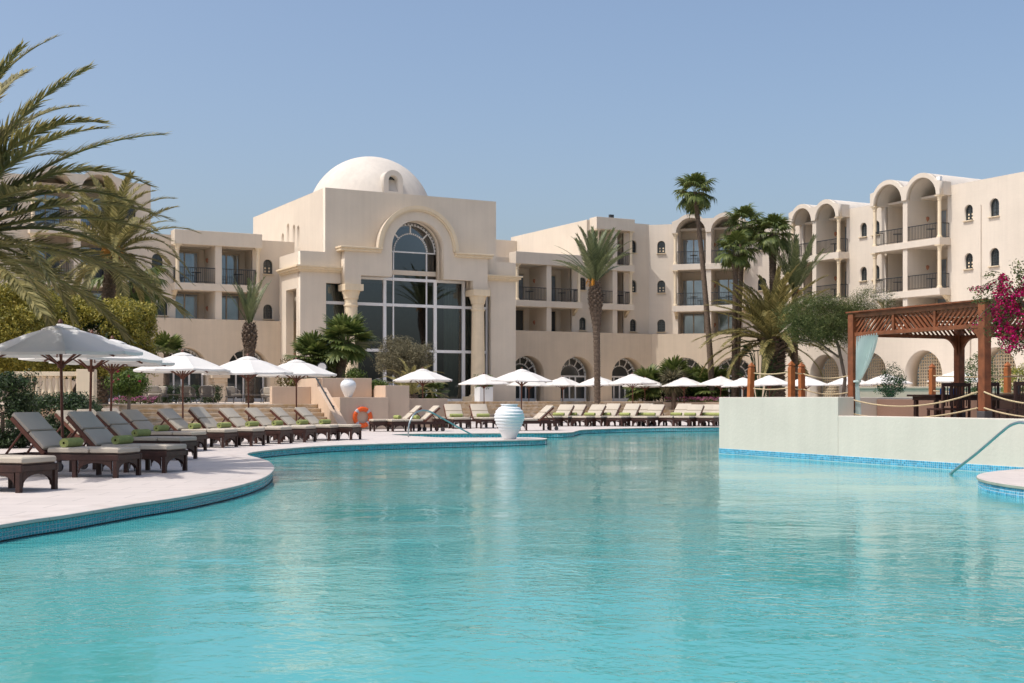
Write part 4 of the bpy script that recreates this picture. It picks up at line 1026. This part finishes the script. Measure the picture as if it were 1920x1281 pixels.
for px, py, a, w_ in ((697, 809, math.pi+.32, 'nearest'), (731, 809.5, math.pi+.36, 'second nearest')):
    lounger(G(px, py), a, 41, 'lounger pointing left at the pink wall, '+w_+' the orange life ring', 'loungers beside the life ring', True, 'rolled towel on the lounger '+w_+' the life ring right of it', 'rolled towels beside the life ring')
for k, (px, dd) in enumerate(((757, 52), (830, 52), (866, 50.5), (918, 51))):
    lounger(P(px, dd-1.4), -math.pi/2+rng.uniform(.12, .3), 45, 'sunlit lounger facing the pool before the hall, '+ORD[3-k]+' from the ribbed vase', 'loungers facing the pool before the hall', True, 'rolled towel on the pool facing lounger '+ORD[3-k]+' from the ribbed vase', 'rolled towels before the hall')
lounger(P(948, 46.2), math.pi+.35, 41, 'lounger partly hidden by the large ribbed vase', None, False)
for k, px in enumerate((1040, 1066, 1100, 1128, 1166, 1196, 1214, 1262, 1292, 1318, 1338)):
    lounger(P(px-14, 53.2+.5*(k % 2)), math.pi+1.02+rng.uniform(-.08, .08), rng.choice((41, 45)), 'lounger in the packed far row, '+ORD[10-k]+' from the grey bar wall', GR, True, 'rolled towel on the far row lounger '+ORD[10-k]+' from the grey bar wall')

# ------------------------------------------------------------------ terrace furniture
def armchair(loc, rz, label, back=.62):
    t = thing('rattan_armchair', label, 'armchair', loc, rz, 'rattan armchairs on the terrace'); b = MB(); n = 26
    for i in range(n):
        a = math.pi*(-.12+1.24*i/(n-1)); x, y = .33*math.cos(a), .30*math.sin(a); h = .58+.16*math.sin(max(0, math.sin(a))*math.pi/2)
        b.tube([(x*.86, y*.86, .30), (x*1.05, y*1.05, h)], .013, 5)
    b.build('woven_back', RATTAN, t)
    b = MB(); pts = []
    for i in range(n):
        a = math.pi*(-.12+1.24*i/(n-1)); pts.append((.35*math.cos(a), .32*math.sin(a), .58+.16*math.sin(max(0, math.sin(a))*math.pi/2)))
    b.tube(pts, .018, 6); b.build('top_rim', RATTAN, t)
    b = MB(); b.box(-.29, .29, -.27, .25, .28, .34); b.build('seat_frame', RATTAN, t); b = MB(); b.box(-.27, .27, -.26, .22, .341, .44); b.build('cushion', CUSH, t, bevel=.03)
    b = MB(); b.box(-.24, .24, .12, .24, .45, .78); b.build('pillow', CUSH, t, bevel=.04)
    for sx in (-1, 1):
        for sy in (-1, 1): q = MB(); q.tube([(sx*.24, sy*.22, .28), (sx*.29, sy*.27, 0)], .014, 6); q.build('leg', RATTAN, t)
TZ = .95
for px, dd, a, w_ in ((288, 56, .5, 'at the left end of the pink flower edging'), (352, 57, 2.9, 'behind the pole of the parasol before the arches'), (388, 55.5, 3.4, 'beside the stepped stone pier'), (300, 59, -.3, 'in front of the low dark hedge'), (438, 60, 1.0, 'left of the young upright palm trunk'), (520, 60, -1.2, 'against the pink stair wall'), (502, 63, 0, 'farthest back by the arched glass doors')):
    armchair(P(px, dd, TZ), a, 'grey rattan armchair '+w_)
def low_table(loc, label):
    t = thing('coffee_table', label, 'table', loc, .4, 'coffee tables on the terrace'); b = MB(); b.box(-.5, .5, -.3, .3, .36, .40); b.build('tabletop', RATTAN, t)
    for sx in (-1, 1):
        for sy in (-1, 1): q = MB(); q.tube([(sx*.42, sy*.24, 0), (sx*.42, sy*.24, .36)], .014, 6); q.build('leg', RATTAN, t)
low_table(P(318, 55.5, TZ), 'low grey coffee table between the rattan armchairs'); low_table(P(475, 60, TZ), 'low grey coffee table beside the young upright palm')
t = thing('white_planter', 'white cube planter with a clipped green bush by the right hall column', 'planter', P(907, 80.3, TZ), .4)
bx(t, 'pot', CERAM, -.45, .45, -.45, .45, 0, .95)
sl = thing('terrace_lamp', 'round dark rimmed spotlight among the palms above the pink wall', 'lamp', P(604, 50.6, 1.94), 0)
b = MB(); b.tube([(0, 0, 0), (0, 0, .30)], .03, 8); b.build('stem', IRON, sl)
b = MB(); M = Matrix.Translation((0, 0, .46)) @ Matrix.Rotation(R(90), 4, 'X'); n = 20; vs = [M @ Vector((r*math.cos(2*math.pi*i/n), r*math.sin(2*math.pi*i/n), z)) for r, z in ((.05, -.2), (.19, -.12), (.21, .05), (.17, .05)) for i in range(n)]
b.add(vs, [(j*n+i, j*n+(i+1) % n, (j+1)*n+(i+1) % n, (j+1)*n+i) for j in range(3) for i in range(n)]); b.build('housing', IRON, sl, True)
b = MB(); b.add([M @ Vector((.17*math.cos(2*math.pi*i/n), .17*math.sin(2*math.pi*i/n), .045)) for i in range(n)], [tuple(range(n))]); b.build('lens', CERAM, sl)
# stone balustrade at the far left
bal = thing('stone_balustrade', 'pale stone balustrade with round balusters behind the dark hedge', 'balustrade', P(28, 41, .9), .12)
bx(bal, 'base_rail', TRIM, 0, 1.9, -.14, .14, 0, .18); bx(bal, 'top_rail', TRIM, -.04, 1.94, -.16, .16, .98, 1.12)
b = MB(); b.lathe([(.075, 0), (.075, .05), (.045, .09), (.085, .26), (.085, .34), (.045, .56), (.06, .7), (.045, .73), (.075, .76), (.075, .8)], 12); bm_ = b.mesh('baluster', TRIM, True)
for i in range(9): o = link('baluster', bm_, bal); o.location = (.1+.2*i, 0, .18)
bx(bal, 'end_pier', TRIM, 1.95, 2.5, -.25, .25, -.9, 1.2)
gwl = thing('terrace_wall', 'pink terrace retaining wall at the left behind the hedge', 'wall', P(-60, 41.3, 0), .12)
bx(gwl, 'wall_body', PINK, -3, 4.7, -.15, .2, 0, .899)
# balcony tables
bt = MB(); bt.lathe([(.30, .70), (.30, .73)], 16); bt_top = bt.mesh('tabletop', IRON); bt = MB(); bt.tube([(0, 0, 0), (0, 0, .70)], .03, 6); bt_leg = bt.mesh('pedestal', IRON)
for par, x, y, z, a in tables:
    M = Matrix.Translation(par.location) @ Matrix.Rotation(par.rotation_euler.z, 4, 'Z'); t = thing('balcony_table', 'round dark bistro table behind a hotel balcony railing', 'table', M @ Vector((x, y, z)), a, 'bistro tables on the balconies')
    link('tabletop', bt_top, t); link('pedestal', bt_leg, t)

# ------------------------------------------------------------------ plants
def frond_mesh(L_, droop, leaf, n, seed, m, th0=0, wide=.034, vee=.35, name='frond', stalk=.12):
    """feather leaf along +X: arching midrib with two ranks of narrow leaflets"""
    r = random.Random(seed); b = MB(); pts = []; p = Vector((0, 0, 0)); N_ = 24
    for i in range(N_+1):
        t = i/N_; pts.append(p.copy()); th = th0-droop*t**1.5; p = p+Vector((math.cos(th), 0, math.sin(th)))*(L_/N_)
    b.tube(pts, [.028*(1-t/N_)**.8*L_/3+.004 for t in range(N_+1)], 5, False)
    for i in range(n):
        t = stalk+(1-stalk)*(i+.5)/n; k = t*N_; j = min(N_-1, int(k)); q = pts[j].lerp(pts[j+1], k-j); tan = (pts[j+1]-pts[j]).normalized(); up = Vector((-tan.z, 0, tan.x))
        ll = leaf*(min(1, .35+(t-stalk)*3.2))*(1-.55*max(0, t-.45)/.55)*r.uniform(.85, 1.1)
        fw = .55+.75*t
        for s in (-1, 1):
            if r.random() < .05: continue
            d = (tan*fw+Vector((0, s, 0))*(1.05-.35*t)+up*(vee*r.uniform(.3, 1.6))).normalized(); d.z -= .10; d.normalize()
            w = wide*r.uniform(.8, 1.15); side = d.cross(up).normalized()*w*.5; mid = q+d*ll*.5; tip = q+d*ll+Vector((0, 0, -.10*ll))*r.uniform(.3, 1.7)
            b.add([q-side*.5, q+side*.5, mid+side, mid-side, tip], [(0, 1, 2, 3), (3, 2, 4)])
    return b.mesh(name, m)
def fan_mesh(pet, rad, blades, seed, m, droop=.5, spread=125, wide=1.0):
    r = random.Random(seed); b = MB(); N_ = 6; pts = []; p = Vector((0, 0, 0))
    for i in range(N_+1): pts.append(p.copy()); th = .25-.65*(i/N_)**1.4; p = p+Vector((math.cos(th), 0, math.sin(th)))*pet/N_
    b.tube(pts, [.022, .02, .018, .016, .014, .013, .012], 5, False); c = pts[-1]; th = -.3
    fx, fz = Vector((math.cos(th), 0, math.sin(th))), Vector((-math.sin(th), 0, math.cos(th)))
    for i in range(blades):
        a = R(-spread+2*spread*i/(blades-1)+r.uniform(-3, 3)); d = fx*math.cos(a)+Vector((0, math.sin(a), 0))+fz*(.10-.18*abs(math.sin(a))); d.normalize()
        l = rad*(1-.28*(abs(a)/R(spread))**2)*r.uniform(.88, 1.06); side = d.cross(fz).normalized(); w = rad*.075*wide
        m1 = c+d*l*.55; m2 = c+d*l*.82-Vector((0, 0, l*.10*droop)); tip = c+d*l*.97-Vector((0, 0, l*.42*droop*r.uniform(.5, 1.5)))
        b.add([c-side*w*.15, c+side*w*.15, m1+side*w, m1-side*w, m2+side*w*.6, m2-side*w*.6, tip], [(0, 1, 2, 3), (3, 2, 4, 5), (5, 4, 6)])
    return b.mesh('fan_leaf', m)
def palm_trunk(h, r0, r1, seed, lean=(0, 0), bulge=None, rough=.10, rings=.13, curve=0):
    """ringed trunk with rows of old leaf bases"""
    r = random.Random(seed); b = MB(); pts = []; rad = []; n = max(6, int(h/rings))
    for i in range(n+1):
        t = i/n; k = t*t*(1-curve)+t*curve; pts.append(Vector((lean[0]*k, lean[1]*k, h*t))); rr = r0+(r1-r0)*t
        if bulge: rr = rr+bulge[1]*math.exp(-((t-bulge[0])/bulge[2])**2)
        rad.append(rr*(1+(rough*.5 if i % 2 else -rough*.5)))
    b.tube(pts, rad, 12)
    nb = int(h/rings)
    for i in range(nb):
        t = (i+.5)/nb; k = t*t*(1-curve)+t*curve; c = Vector((lean[0]*k, lean[1]*k, h*t)); rr = r0+(r1-r0)*t
        big = 1.0
        if bulge: e = math.exp(-((t-bulge[0])/bulge[2])**2); rr += bulge[1]*e; big = 1+1.2*e
        q = 9
        for j in range(q):
            a = 2*math.pi*(j+.5*(i % 2))/q+r.uniform(-.1, .1); d = Vector((math.cos(a), math.sin(a), 0)); s = Vector((-math.sin(a), math.cos(a), 0)); w = rr*.36; l = rings*.95*big*r.uniform(.8, 1.25)
            o = c+d*rr*.93
            b.add([o-s*w, o+s*w, o+s*w*.5+d*rough*rr*1.3*big+Vector((0, 0, l*.7)), o-s*w*.5+d*rough*rr*1.3*big+Vector((0, 0, l*.7)), o+Vector((0, 0, l))+d*rough*rr*.4], [(0, 1, 2, 3), (3, 2, 4)])
    return b, pts[-1]
def crown(par, top, meshes, n, seed, el=(80, -25), scale=(.85, 1.1), name='frond', power=1.0, az0=0, droopy=0):
    r = random.Random(seed)
    for i in range(n):
        u_ = ((i+.5)/n)**power; e = R(el[0]+(el[1]-el[0])*u_)+r.uniform(-.12, .12); a = az0+i*2.39996+r.uniform(-.25, .25)
        o = link(name, meshes[i % len(meshes)], par); o.location = top+Vector((math.cos(a)*.05, math.sin(a)*.05, -.06*u_)); o.rotation_euler = (r.uniform(-.25, .25), -e, a); k = r.uniform(*scale); o.scale = (k, k, k)
def dates(par, top, n, seed, L_=.9):
    r = random.Random(seed)
    for i in range(n):
        a = r.uniform(0, 6.28); b = MB()
        for j in range(26):
            d = Vector((math.cos(a)*.6+r.uniform(-.28, .28), math.sin(a)*.6+r.uniform(-.28, .28), r.uniform(-.1, .45))); q = top+d*L_*.55; b.tube([top+Vector((0, 0, -.1)), q, q+Vector((d.x*.25, d.y*.25, -.45))*L_*.6], .011, 4, False)
        b.build('date_stalk', DATES, par)
DF = [frond_mesh(3.6, d, .52, 80, s, L_DATE, .15, .05) for d, s in ((1.15, 1), (.8, 2), (1.5, 3))]
DG = [frond_mesh(3.2, d, .44, 56, s, L_DATEG, .1, .034) for d, s in ((.75, 11), (1.1, 12))]
DU = [frond_mesh(2.6, d, .36, 52, s, L_DATEG, .05, .032, .25) for d, s in ((.28, 21), (.5, 22))]
FW = [fan_mesh(1.0, 1.05, 34, s, L_FAN, 1.0) for s in (31, 32)]
FS = [fan_mesh(.55, .62, 26, s, L_FAN, .25, 140) for s in (41, 42)]
def date_palm(loc, h, n, label, meshes, r0=.26, r1=.24, seed=1, el=(82, -30), scale=(.85, 1.1), bulge=None, lean=(0, 0), nd=0, az0=0, power=1.0, group=None):
    t = thing('date_palm', label, 'palm', loc, 0, group); b, top = palm_trunk(h, r0, r1, seed, lean, bulge, .14); b.build('trunk', BARK, t)
    crown(t, top, meshes, n, seed, el, scale, az0=az0, power=power)
    if nd: dates(t, top, nd, seed)
    return t
def fan_palm(loc, h, n, label, r0=.2, r1=.17, seed=1, scale=(.85, 1.1), lean=(0, 0), meshes=None, el=(80, -40), skirt=0, group=None, curve=0):
    t = thing('fan_palm', label, 'palm', loc, 0, group); b, top = palm_trunk(h, r0, r1, seed, lean, (.93, .07, .05) if skirt else None, .06 if not skirt else .16, .16, curve); b.build('trunk', BARK, t, True)
    crown(t, top, meshes or FW, n, seed, el, scale, 'fan_leaf'); return t
# left foreground and its neighbours
date_palm(P(-112, 20.6), 3.7, 66, 'tall date palm whose long drooping fronds reach in over the near parasols', [frond_mesh(4.1, d, .54, 124, s, L_DATE, .12, .052) for d, s in ((1.0, 51), (.7, 52), (1.35, 53), (.85, 54))], .24, .27, 5, (78, -14), (.8, 1.02), power=.9, nd=3, az0=.4)
date_palm(P(190, 51), 7.0, 46, 'date palm with orange fruit stalks behind the clipped hedge', DF, .27, .25, 6, (85, -40), (.85, 1.05), nd=6, lean=(.5, 0))
fan_palm(P(246, 57, .9), 5.4, 13, 'slim fan palm between the clipped hedge and the left wing', .22, .17, 7, (.95, 1.15), el=(40, -50))
date_palm(P(60, 60, 0), 5.2, 30, 'bushy palm with bluish fronds behind the hedge', DG, .25, .24, 8, (85, -20))
date_palm(P(468, 60, TZ), 3.7, 13, 'young palm with a tuft of upright fronds and pineapple trunk', DU, .20, .16, 9, (88, 62), (.75, .95), (.82, .13, .2))
fan_palm(P(312, 62, TZ), 2.3, 12, 'small young fan palm before the left wing wall', .16, .13, 10, (.95, 1.25), meshes=FS, el=(80, 25))
fan_palm(P(588, 51.5, TZ), 1.75, 34, 'broad bushy fan palm left of the dark trunked one', .16, .15, 12, (.95, 1.25), meshes=FS, el=(85, -35))
fan_palm(P(635, 51.5, TZ), 2.45, 36, 'dark trunked fan palm standing above the pink stepped wall', .20, .19, 13, (1.05, 1.35), (.28, 0), FS, (85, -45))
fan_palm(P(612, 53, TZ), 1.3, 22, 'low fan palm filling the gap between two taller ones', .14, .13, 14, (.9, 1.15), meshes=FS, el=(80, -30))
date_palm(P(771, 64, 0), 1.35, 22, 'low stout palm with arching fronds before the hall glazing', [frond_mesh(2.3, d, .30, 50, s, L_DATE, .1, .03) for d, s in ((1.5, 61), (1.2, 62))], .36, .34, 15, (80, 10), (.8, 1.05))
fan_palm(P(812, 65, 0), 1.5, 16, 'small spiky yucca with grey stem right of the stout palm', .1, .09, 16, (.6, .8), meshes=FS, el=(80, -40))
date_palm(P(1120, 74, .9), 7.0, 34, 'tall slender date palm before the right hotel wing', [frond_mesh(3.3, d, .40, 62, s, L_DATEG, .1, .036, .3) for d, s in ((.45, 91), (.75, 92))], .17, .20, 17, (86, 28), (.85, 1.05), (.84, .17, .16), (-.15, 0), nd=2)
# the tall fan palms at the right
fan_palm(P(1338, 86, .0), 15.0, 20, 'very tall slim fan palm with leaning trunk above the roofline', .22, .14, 18, (.74, .9), (-1.25, 0), el=(85, -50), curve=.6)
fan_palm(P(1380, 87, 0), 13.0, 18, 'tall fan palm rising behind the two vaulted balconies', .20, .14, 19, (.74, .9), (.55, 0), el=(85, -50), curve=.5)
fan_palm(P(1377, 85, 0), 10.9, 17, 'mid height fan palm with reddish trunk in front of the corner block', .20, .16, 20, (.72, .88), (.1, 0), el=(80, -45), skirt=1)
fan_palm(P(1450, 86, 0), 12.2, 21, 'shaggy trunked fan palm left of the upright date palm', .26, .22, 21, (.74, .92), (-.05, 0), el=(85, -45), skirt=1)
date_palm(P(1490, 85, 0), 8.2, 22, 'date palm with upright fronds and orange fruit stalks by the white wing', DU, .22, .2, 22, (88, 50), (1.35, 1.6), nd=2)
date_palm(P(1456, 84, 0), 5.0, 74, 'broad thick trunked palm spreading golden fronds over the rope posts', [frond_mesh(3.5, d, .42, 92, s, L_DATE, .15, .050) for d, s in ((.9, 71), (1.3, 72), (.65, 73))], .58, .62, 23, (80, -20), (1.3, 1.6), (.95, .14, .25), (-.3, 0), nd=3)
for px, d, h, lab in ((1215, 87, .9, 'low fan palm at the left end of the raised bed'), (1262, 87, 1.4, 'low fan palm in the middle of the raised bed'), (1335, 87, .8, 'low fan palm behind the right part of the raised bed'), (1296, 89, 1.0, 'low fan palm before the arched door of the corner block')):
    fan_palm(P(px, d, .95), h, 26, lab, .16, .15, int(px), (1.35, 1.75), meshes=FS, el=(85, -25))
yu = [fan_mesh(.1, .75, 22, 81, L_OLIVE, .35, 150, .6)]
fan_palm(P(1263, 83.6, .0), 2.3, 30, 'grey leaved yucca with pale stem in front of the raised bed', .14, .13, 24, (1.1, 1.5), meshes=yu, el=(85, -60))

def leaves(b, c, rad, n, size, r, shell=.55, up=.3, flat=1.0):
    c = Vector(c)
    for _ in range(n):
        v = Vector((r.gauss(0, 1), r.gauss(0, 1), r.gauss(0, 1))).normalized(); k = (shell+(1-shell)*r.random()**.6); p = c+Vector((v.x*rad[0], v.y*rad[1], v.z*rad[2]))*k
        nrm = (v+Vector((r.uniform(-1, 1), r.uniform(-1, 1), r.uniform(-1, 1)+up))*.9).normalized(); t = nrm.cross(Vector((r.uniform(-1, 1), r.uniform(-1, 1), r.uniform(-1, 1)))).normalized(); s = nrm.cross(t); l = size*r.uniform(.65, 1.3); w = l*.42*flat
        b.add([p-t*l*.5, p+s*w*.5+nrm*w*.12, p+t*l*.5, p-s*w*.5+nrm*w*.12], [(0, 1, 2, 3)])
def clumps(r, c, rad, k, sub, box=False):
    out = []
    for _ in range(k):
        if box: v = Vector((r.uniform(-1, 1), r.uniform(-1, 1), r.uniform(-1, 1))); m = max(abs(v.x), abs(v.y), abs(v.z)); v = v/m*(r.uniform(.75, 1))
        else: v = Vector((r.gauss(0, 1), r.gauss(0, 1), r.gauss(0, 1))).normalized()*r.uniform(.45, 1)
        out.append((Vector(c)+Vector((v.x*rad[0], v.y*rad[1], v.z*rad[2])), sub*r.uniform(.7, 1.3)))
    return out
def foliage(par, name, m, c, rad, k, sub, per, size, seed, box=False, shell=.3, flat=1.0):
    r = random.Random(seed); b = MB()
    for p, s in clumps(r, c, rad, k, sub, box): leaves(b, p, (s, s, s*.85), per, size, r, shell, flat=flat)
    return b.build(name, m, par)
def limb(par, pts, r0, r1, name='trunk', m=BARK_L):
    b = MB(); n = len(pts); b.tube(pts, [r0+(r1-r0)*i/(n-1) for i in range(n)], 9); return b.build(name, m, par, True)
# big clipped ficus block on stems, dark hedges
t = thing('clipped_ficus', 'large yellow green clipped ficus block behind the near parasols', 'tree', P(150, 47, 0))
foliage(t, 'crown', L_HEDGE, (-.9, .5, 3.45), (3.1, 1.7, 1.25), 620, .36, 130, .12, 101, True)
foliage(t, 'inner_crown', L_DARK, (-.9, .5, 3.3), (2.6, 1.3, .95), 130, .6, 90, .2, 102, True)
limb(t, [(-.6, 0, 0), (-.45, .1, 1.0), (.1, .2, 2.3)], .17, .12); limb(t, [(-2.4, 0, 0), (-2.5, .1, 1.2), (-2.1, .2, 2.4)], .15, .1)
t = thing('clipped_ficus', 'farther clipped ficus at the frame edge behind the date palm', 'tree', P(10, 43, 0))
foliage(t, 'crown', L_HEDGE, (-.6, .4, 3.5), (1.9, 1.4, 1.35), 380, .36, 130, .115, 103, True); limb(t, [(-.6, 0, 0), (-.6, 0, 2.4)], .15, .1)
for px, d, hx, hz, lab, sd_ in ((95, 36, 1.15, .62, 'dark green clipped hedge behind the second row of loungers', 104), (5, 30, .55, .85, 'tall dark bush at the frame edge beside the hedge', 105), (150, 38, .45, .5, 'short dark shrub at the right end of the dark hedge', 106)):
    t = thing('hedge', lab, 'hedge', P(px, d, 0)); foliage(t, 'foliage', L_DARK, (0, 0, hz+.02), (hx, .5, hz-.08), int(90*hx+60), .28, 110, .085, sd_, True); limb(t, [(0, 0, 0), (0, 0, hz)], .06, .04, 'stem')
t = thing('flowering_shrub', 'rounded shrub with red flowers right of the palm trunk', 'shrub', P(240, 44, 0)); foliage(t, 'foliage', L_BUSH, (0, 0, 1.75), (.8, .5, .45), 50, .26, 110, .09, 107); limb(t, [(0, 0, 0), (.05, 0, 1.5)], .07, .05, 'stem')
r_ = random.Random(5)
for i in range(5):
    b = MB(); leaves(b, (r_.uniform(-.75, .75), -.55, 1.75+r_.uniform(-.35, .35)), (.05, .05, .05), 12, .07, r_); b.build('blossom', F_MAG, t)
def bush(px, d, z, rad, lab, m, seed, size=.09, k=40, per=90, sub=.25, cat='bush', name='bush'):
    t = thing(name, lab, cat, P(px, d, z)); foliage(t, 'foliage', m, (0, 0, rad[2]*1.05), rad, k, sub, per, size, seed); limb(t, [(0, 0, 0), (0, 0, rad[2])], .05, .03, 'stem'); return t
bush(545, 53, TZ, (.55, .5, .95), 'golden leaved bush beside the broad fan palm', L_GOLD, 110, .09, 36, 70, .32)
bush(665, 50.5, 1.6, (.36, .3, .38), 'light green bush on the pink wall before the hall glass', L_BUSH, 111, .08, 30)
bush(712, 50, 1.5, (.42, .3, .16), 'low green ground bush on the upper pink wall', L_BUSH, 112, .08, 26, 80, .16)
bush(907, 80.3, TZ+.82, (.62, .6, .42), 'round green bush growing in the white cube planter', L_BUSH, 113, .10, 40, 90, .28)
t = thing('olive_shrub', 'large grey olive shrub in front of the hall windows', 'shrub', P(757, 69, .9)); foliage(t, 'crown', L_OLIVE, (0, 0, 2.5), (1.5, 1.25, 1.1), 150, .46, 210, .13, 114, shell=.1, flat=.5)
for a in range(5): limb(t, [(0, 0, 0), (.35*math.cos(a*1.3), .3*math.sin(a*1.3), 1.1), (.8*math.cos(a*1.3), .6*math.sin(a*1.3), 2.5)], .06, .02)
for px, d, lab, sd_ in ((330, 60, 'low dark hedge behind the rattan armchairs', 120), (285, 61, 'low dark hedge beside the small fan palm', 121), (385, 61, 'low dark hedge before the arched glass doors', 122)):
    t = thing('hedge', lab, 'hedge', P(px, d, TZ)); foliage(t, 'foliage', L_DARK, (0, 0, .42), (.75, .3, .32), 46, .2, 70, .085, sd_, True); limb(t, [(0, 0, 0), (0, 0, .4)], .04, .03, 'stem')
def flowerbed(x0, x1, y, z, m, n, lab, seed):
    r = random.Random(seed); b = MB(); g_ = MB()
    for _ in range(n):
        c = (r.uniform(x0, x1), y+r.uniform(-.25, .25), z+r.uniform(.06, .3)); leaves(b, c, (.06, .06, .05), 9, .065, r); leaves(g_, (c[0], c[1], c[2]-.1), (.1, .1, .08), 9, .08, r)
    o = b.build('flowers', m, None); tag(o, lab, 'flowers'); stuff(o); g_.build('flower_leaves', L_BUSH, o)
p0, p1 = P(205, 52, 0), P(285, 52, 0); flowerbed(p0.x, p1.x, 52.6, TZ, F_PINK, 130, 'pink and white flowers edging the terrace lawn', 130)
flowerbed(10.1, 16.6, 84.4, .96, F_PINK, 420, 'magenta flowers along the raised bed', 131)
for px, d, rad, lab, sd_, m in ((1205, 88, (1.2, .8, .9), 'dark green shrub left of the yucca', 132, L_DARK), (1318, 87, (1.0, .6, .9), 'bright green shrub at the right of the raised bed', 133, L_BUSH), (1288, 87.5, (1.3, .6, .8), 'dark shrub mass behind the magenta flowers', 134, L_DARK), (1244, 88, (1.2, .6, .8), 'dark shrub behind the grey yucca', 135, L_DARK)):
    bush(px, d, .95, rad, lab, m, sd_, .12, 44, 80, .36)
# broad leaved strelitzia clump behind the rope posts
t = thing('strelitzia', 'dark broad leaved strelitzia clump behind the thick palm trunk', 'plant', P(1424, 82.5, 0)); t.scale = (1.4, 1.4, 1.4); r_ = random.Random(9)
for i in range(34):
    b = MB(); a = r_.uniform(0, 6.28); h = r_.uniform(1.4, 3.6); rr = r_.uniform(.3, 1.35); q = Vector((rr*math.cos(a), rr*math.sin(a)*.6, h)); d = Vector((math.cos(a), math.sin(a), r_.uniform(.1, .9))).normalized(); s = d.cross(Vector((0, 0, 1))).normalized()
    b.tube([(0, 0, 0), q*.6+Vector((0, 0, h*.25)), q], .02, 5, False); l = r_.uniform(.6, .95); w = l*.24
    b.add([q, q+d*l*.3+s*w, q+d*l*.7+s*w-Vector((0, 0, .08)), q+d*l-Vector((0, 0, .25)), q+d*l*.7-s*w-Vector((0, 0, .08)), q+d*l*.3-s*w, q+d*l*.5+Vector((0, 0, -.05))], [(0, 1, 6), (1, 2, 6), (2, 3, 6), (3, 4, 6), (4, 5, 6), (5, 0, 6)]); b.build('leaf', L_DARK, t)
# feathery tree at the draped corner, bougainvillea, shrubs behind the bar
t = thing('feathery_tree', 'feathery green tree leaning over the draped pergola corner', 'tree', P(1585, 29, .5))
limb(t, [(0, 0, 0), (-.06, 0, .6), (.02, .1, 1.1), (-.12, .1, 1.8), (-.3, .1, 2.4)], .05, .03); limb(t, [(-.05, 0, .5), (.12, .05, .9), (.1, .1, 1.6), (.5, .1, 2.7)], .035, .02, 'branch'); limb(t, [(-.12, .1, 1.6), (-.6, .1, 1.95), (-1.0, .1, 2.0)], .025, .012, 'branch')
foliage(t, 'crown', L_FEATH, (-.40, .1, 2.45), (1.05, .65, .62), 230, .26, 170, .058, 141, shell=.05, flat=.45)
foliage(t, 'backlit_spray', F_BACKLIT, (.7, .2, 2.92), (.5, .4, .3), 22, .16, 22, .035, 142, shell=.05); foliage(t, 'spray_leaves', L_FEATH, (.66, .2, 2.85), (.55, .4, .36), 80, .18, 70, .045, 143, shell=.05, flat=.5)  # pale flecks paint through-lit twigs against the wall, no blossom
t = thing('bougainvillea', 'magenta bougainvillea spilling over the right end of the pergola', 'shrub', P(1908, 22.3, .5)); r_ = random.Random(33)
limb(t, [(.5, .2, 0), (.45, .2, 1.2), (.2, .1, 2.2), (-.1, 0, 2.6)], .05, .02)
lf, fl = MB(), MB()
for p, s in clumps(r_, (.12, 0, 2.15), (.66, .45, .9), 125, .17):
    leaves(lf, p, (s, s, s), 46, .055, r_, .1); 
    if r_.random() < .78 and p.z < 2.85: leaves(fl, p+Vector((-.03, -.08, r_.uniform(-.05, .05))), (s*.75, s*.75, s*.6), 46, .048, r_, .1, flat=1.7)
for k in range(7):
    a = Vector((-.35, -.1, 2.3+.09*k)); e = a+Vector((-r_.uniform(.2, .6), r_.uniform(-.1, .1), r_.uniform(-.55, .35))); limb(t, [a, a.lerp(e, .5)+Vector((0, 0, .06)), e], .008, .004, 'twig')
    for j in range(5):
        q = a.lerp(e, .3+.17*j); leaves(lf, q, (.07, .07, .07), 12, .05, r_, .1)
        if k % 2: leaves(fl, q, (.06, .06, .06), 9, .045, r_, .1, flat=1.6)
lf.build('foliage', L_FEATH, t); fl.build('bract_clusters', F_MAG, t)
for px, d, z, rad, lab, m, sd_ in ((1672, 44, 1.0, (.5, .4, .62), 'small green bush before the lattice arch behind the bar', L_DARK, 151), (1838, 42, 1.0, (.6, .4, .8), 'loose grey green bush behind the right pergola post', L_FEATH, 152), (1912, 36, 1.0, (.45, .4, .6), 'yellow green bush at the frame edge behind the bar', L_HEDGE, 153)):
    bush(px, d, z, rad, lab, m, sd_, .07, 36, 70, .22)
